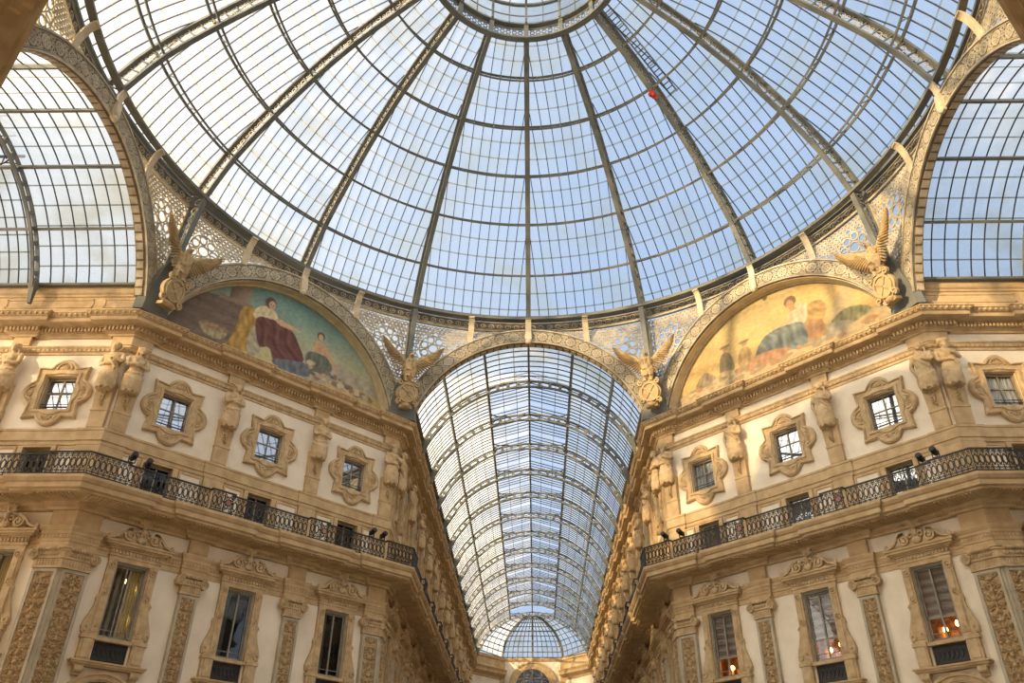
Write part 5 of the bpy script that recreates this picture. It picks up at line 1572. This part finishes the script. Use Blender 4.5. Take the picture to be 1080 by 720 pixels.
def vault_bay(L, raised, nbar):
    """glass and bars of one bay, y from 0 to L; the crown strip is lifted into a ridged skylight"""
    bars = vx(); gl = vx(); sky = vx(); zx = AC+VR*math.sin(AL2); zs = zx+.62; zr = zs+.85
    arcs = [(VA0, PI-VA0)] if not raised else [(VA0, AL2), (PI-AL2, PI-VA0)]
    for a0, a1 in arcs:
        n = 14 if raised else 30
        for i in range(1, nbar): y = L*i/nbar; bars.strip(arcp(VR, y, a0, a1, n), .038, .06, arcu(a0, a1, n))
        v = []
        for y in (0, L): v += arcp(VR+.04, y, a0, a1, n)
        gl.add(v, [(i, i+1, n+2+i, n+1+i) for i in range(n)])
        k = 7 if raised else 18
        for i in range(1, k):
            a = a0+(a1-a0)*i/k; d = .035/VR; gl.cur = 2; r = VR+.01; gl.add([(r*math.cos(a-d),0,AC+r*math.sin(a-d)),(r*math.cos(a+d),0,AC+r*math.sin(a+d)),(r*math.cos(a+d),L,AC+r*math.sin(a+d)),(r*math.cos(a-d),L,AC+r*math.sin(a-d))], [(0,1,2,3)]); gl.cur = 0
    if raised:
        for g in (-1, 1):
            gl.cur = 1; gl.add([(g*XL,0,zx),(g*XL,L,zx),(g*XL,L,zs),(g*XL,0,zs)], [(0,1,2,3)]); gl.add([(g*(XL+.15),0,zs),(g*(XL+.15),L,zs),(0,L,zr),(0,0,zr)], [(0,1,2,3)]); gl.cur = 0
            for i in range(1, nbar*1):
                y = L*i/nbar; bars.beam((g*XL,y,zx), (g*XL,y,zs), .04, .05); bars.beam((g*(XL+.15),y,zs), (0,y,zr), .045, .06)
            for q in (.35, .68): bars.strip([(g*XL*(1-q),0,zs+.85*q),(g*XL*(1-q),L,zs+.85*q)], .03, .04, (0,0,1))
            bars.beam((g*XL,0,zs), (g*XL,L,zs), .09, .10)
            for e, d in ((0, 1), (L, -1)):                 # curved corner stays under the skylight
                pts = [(g*(XL-1.15*math.sin(t)*0-1.15*(1-math.cos(t))), e+d*(1.15*(1-math.sin(t))), zx+.12+.30*(1-math.cos(t))) for t in [PI/2*i/8 for i in range(9)]]
                bars.strip(pts, .06, .06, (0,0,1))
                for i in (2, 5): bars.beam(pts[i], (g*XL, e, zx+.1), .04, .04)
        bars.strip([(0,0,zr-.03),(0,L,zr-.03)], .10, .12, (0,0,1))
    return bars.mesh('glazing_bars', M['iron_dark']), gl.mesh('glass', [M['glass_vault'], M['glass_dome'], M['lap_dark']])
def vault_purlins(L):
    out = []
    for a in (AL1, AL2, PI-AL2, PI-AL1):
        m = vx(); c, s = math.cos(a), math.sin(a); m.strip([(7.24*c,0,AC+7.24*s),(7.24*c,L,AC+7.24*s)], .14, .16, (c,0,s)); out.append(('purlin', m))
    m = vx(); m.strip([(0,0,AC+7.32),(0,L,AC+7.32)], .13, .14, (0,0,1)); out.append(('ridge_purlin', m))
    for g in (-1,1): m = vx(); x = g*(VR*math.cos(VA0)+.04); m.strip([(x,0,24.84),(x,L,24.84)], .30, .12, (0,0,1)); out.append(('foot_rail', m))
    return out
VRIB = vault_rib().mesh('rib', M['iron'])
FIRST = vault_bay(4.85, False, 8); NEXT = vault_bay(4.6, True, 10)
def vault(side, bays, label):
    (x, y), a = side_loc(side, R+.08)
    t = thing('glass_vault', label, 'vault', 'glass vaults over the galleries', (x, y, VZ), a)
    for nm, me in zip(('glazing_bars', 'glass'), FIRST): part(nm, me, None, t)
    for k in range(bays):
        yy = 4.85+4.6*k
        o = part('rib', VRIB, None, t); o.location = (0, yy, 0)
        for nm, me in zip(('glazing_bars', 'glass'), NEXT):
            q = part(nm, me, None, t); q.location = (0, yy, 0)
    o = part('rib', VRIB, None, t); o.location = (0, 4.85+4.6*bays, 0)
    for nm, mb in vault_purlins(4.85+4.6*bays): part(nm, mb, M['iron'], t)
    return 4.85+4.6*bays
VL = vault(0, 12, 'long glass barrel vault over the far gallery')
vault(2, 4, 'glass barrel vault over the arm at the photo\'s left edge'); vault(6, 4, 'glass barrel vault over the arm at the photo\'s right edge')
vault(4, 4, 'glass barrel vault over the near gallery behind the viewer')

# ------------------------------------------------------------------ rounded end of the far gallery
YE = R+NL; HX = 3.85; YB = YE+4.0
m = MB(); m.cur = 0
endp = [(-H, YE-.3), (-H, YE), (-HX, YB), (HX, YB), (H, YE), (H, YE-.3)]
for (a, b) in zip(endp, endp[1:]):
    m.add([(a[0],a[1],0),(b[0],b[1],0),(b[0],b[1],24.8),(a[0],a[1],24.8)], [(0,1,2,3)])
structure('wall_end', m, M['plaster'])
ep = [(-H, YE-.3), (-H, YE), (-HX, YB)]
m = MB()
for path in (endp[:3], endp[3:]):
    sweep(m, path, [(0,22.2),(.10,22.2),(.20,22.4),(.40,22.5),(.80,22.7),(.85,22.95),(1.05,23.2),(0,23.25)])
structure('trim_31', m, M['stone'])
m = MB()
for path in (endp[:3], endp[3:]):
    sweep(m, path, [(.25,23.25),(.25,23.5),(.15,23.6),(.15,24.4),(.3,24.5),(.3,24.82),(0,24.82)])
sweep(m, endp[2:4], [(0,24.35),(.10,24.4),(.2,24.6),(.2,24.82),(0,24.84)])
for g in (-1, 1):
    for q in (0,): sweep(m, [(g*HX-.45, YB), (g*HX+.45, YB)] if g < 0 else [(g*HX-.45, YB), (g*HX+.45, YB)], [(0,10),(.22,10),(.22,24.3),(0,24.3)])
structure('trim_32', m, M['stone'])
t = thing('arched_end_window', 'big round-headed window closing the far end of the gallery', 'window', None, (0, YB-.02, 15))
m = shifted(15); m.arc(21.35, 2.15, 2.85, 0, PI, 32, 0, .25); m.arc(21.35, 2.78, 2.98, 0, PI, 32, 0, .34); m.arc(21.35, 2.1, 2.25, 0, PI, 32, 0, .30)
for g in (-1,1): m.pb(min(g*2.15,g*2.85), max(g*2.15,g*2.85), 0, .25, 15, 21.35)
part('archivolt', m, M['stone'], t)
m = shifted(15); m.prism([(2.15,15)]+[(2.15*math.cos(PI*k/24), 21.35+2.15*math.sin(PI*k/24)) for k in range(25)]+[(-2.15,15)], .02, .05); part('pane', m, M['pane_mirror'], t)
m = shifted(15)
for x in (-1.1, 0, 1.1): m.pb(x-.05, x+.05, .05, .12, 15, 21.35+math.sqrt(2.15**2-x*x))
for z in (16.5, 18.0, 19.6, 21.2, 22.4): w = 2.15 if z < 21.35 else math.sqrt(2.15**2-(z-21.35)**2); m.pb(-w, w, .05, .12, z-.05, z+.05)
part('sash', m, M['grey_wood'], t)
# its faceted half dome of glass
ed = thing('end_half_dome', 'faceted glass half dome closing the far end of the gallery vault', 'dome', None, (0, YE, VZ))
YV = R+.08+VL
base = [(-VR*math.cos(VA0), YV), (-HX+.1, YB-.2), (HX-.1, YB-.2), (VR*math.cos(VA0), YV)]
def hd(p, q):                                          # q 0 at the springing, 1 at the crown of the last rib
    t = q*PI/2*.98; x = p[0]*math.cos(t); y = YV+(p[1]-YV)*math.cos(t)*(1 if True else 0); z = 24.82+(AC+7.15-24.82)*math.sin(t); return Vector((x, y-YE, z-VZ))
bars = MB(); gl = MB(); rb = []
for (a, b) in zip(base, base[1:]):
    n = 10; nq = 12 if abs(a[0]+b[0]) < 1 else 5
    for i in range(n):
        q0, q1 = i/n, (i+1)/n; gl.add([tuple(hd(a,q0)), tuple(hd(b,q0)), tuple(hd(b,q1)), tuple(hd(a,q1))], [(0,1,2,3)])
    for j in range(1, nq):
        c = (a[0]+(b[0]-a[0])*j/nq, a[1]+(b[1]-a[1])*j/nq); w = .22 if (nq == 12 and j == 6) else .06
        bars.strip([tuple(hd(c, i/n)) for i in range(n)], w, .08, (0,-.5,.8))
    for i in range(0, n): bars.beam(hd(a, i/n), hd(b, i/n), .22 if i == 5 else .06, .10)
part('glazing_bars', bars, M['iron'], ed); part('glass', gl, M['glass_vault'], ed)
for c in base[1:3]:
    m = MB(); m.strip([tuple(hd(c, i/14*.97)) for i in range(15)], .26, .35, (0,-.5,.8)); part('rib', m, M['iron'], ed)

# ------------------------------------------------------------------ sky, sun, camera
w = bpy.data.worlds.new('sky'); SC.world = w; w.use_nodes = True; nt = w.node_tree
for n in list(nt.nodes): nt.nodes.remove(n)
N, L = nt.nodes.new, nt.links.new
out = N('ShaderNodeOutputWorld'); bg = N('ShaderNodeBackground'); L(bg.outputs[0], out.inputs[0])
tc = N('ShaderNodeTexCoord')
dp = N('ShaderNodeVectorMath'); dp.operation = 'DOT_PRODUCT'; L(tc.outputs['Generated'], dp.inputs[0])
sd = Vector((-.90, -.44, .0)).normalized(); dp.inputs[1].default_value = tuple(sd)
rp = N('ShaderNodeValToRGB'); mr = N('ShaderNodeMapRange'); mr.inputs[1].default_value = -1; mr.inputs[2].default_value = 1
L(dp.outputs['Value'], mr.inputs[0]); L(mr.outputs[0], rp.inputs[0])
SKY = [(0.0, (.33,.46,.68)), (.30, (.41,.54,.76)), (.44, (.58,.69,.84)), (.53, (.74,.81,.89)), (.63, (.77,.80,.84)), (.74, (.84,.84,.83)), (.86, (2.2,2.1,1.95)), (1.0, (4.2,3.8,3.3))]
e = rp.color_ramp.elements
e[0].position, e[0].color = SKY[0][0], (*SKY[0][1], 1)
e[1].position, e[1].color = SKY[-1][0], (*SKY[-1][1], 1)
for ps, c in SKY[1:-1]: q = e.new(ps); q.color = (*c, 1)
cl = N('ShaderNodeTexNoise'); cl.inputs['Scale'].default_value = 1.6; cl.inputs['Detail'].default_value = 6; L(tc.outputs['Generated'], cl.inputs['Vector'])
cm = N('ShaderNodeMapRange'); cm.inputs[1].default_value = .3; cm.inputs[2].default_value = .7; cm.inputs[3].default_value = .88; cm.inputs[4].default_value = 1.12; L(cl.outputs['Fac'], cm.inputs[0])
vm = N('ShaderNodeVectorMath'); vm.operation = 'SCALE'; L(rp.outputs[0], vm.inputs[0]); L(cm.outputs[0], vm.inputs['Scale'])
sx = N('ShaderNodeSeparateXYZ'); L(tc.outputs['Generated'], sx.inputs[0])          # extra brightness added to the unseen southern sky as fill for the facades
sm = N('ShaderNodeMapRange'); sm.interpolation_type = 'SMOOTHSTEP'; sm.inputs[1].default_value = .05; sm.inputs[2].default_value = -.65; sm.inputs[3].default_value = 0; sm.inputs[4].default_value = 1
L(sx.outputs['Y'], sm.inputs[0])
sc2 = N('ShaderNodeVectorMath'); sc2.operation = 'SCALE'; sc2.inputs[0].default_value = (1.25, 1.22, 1.18); L(sm.outputs[0], sc2.inputs['Scale'])
ad = N('ShaderNodeVectorMath'); ad.operation = 'ADD'; L(vm.outputs[0], ad.inputs[0]); L(sc2.outputs[0], ad.inputs[1])
L(ad.outputs[0], bg.inputs[0]); bg.inputs[1].default_value = 1.15

sl = bpy.data.lights.new('sun', 'SUN'); sl.energy = 9.0; sl.color = (1.0, .74, .42); sl.angle = rad(1.2)
so = bpy.data.objects.new('sun', sl); COL.objects.link(so)
el = rad(12.5); sdir = Vector((-.78*math.cos(el), -.625*math.cos(el), math.sin(el)))
so.rotation_euler = sdir.to_track_quat('Z', 'Y').to_euler(); so.location = (-60, -50, 60)

cd = bpy.data.cameras.new('camera'); co = bpy.data.objects.new('camera', cd); COL.objects.link(co)
yaw, pitch, roll = rad(-1.07), rad(33.44), rad(.27)
fw = Vector((math.sin(yaw)*math.cos(pitch), math.cos(yaw)*math.cos(pitch), math.sin(pitch)))
rt = Vector((math.cos(yaw), -math.sin(yaw), 0)); up = rt.cross(fw)
r2 = rt*math.cos(roll)+up*math.sin(roll); u2 = up*math.cos(roll)-rt*math.sin(roll)
mw = Matrix((r2, u2, -fw)).transposed().to_4x4(); mw.translation = Vector((.29, -23.454, 1.6))
co.matrix_world = mw; cd.sensor_width = 36; cd.lens = 862.573/1080*36; cd.shift_x = -8.89/1080; cd.clip_end = 500
SC.camera = co
SC.view_settings.view_transform = 'Standard'; SC.view_settings.look = 'None'; SC.view_settings.gamma = 1.0
SC.view_settings.use_curve_mapping = False; SC.view_settings.exposure = 0.0
SC.cycles.transparent_max_bounces = 24; SC.cycles.max_bounces = 8; SC.cycles.diffuse_bounces = 5
try: SC.cycles.use_denoising = True
except Exception: pass
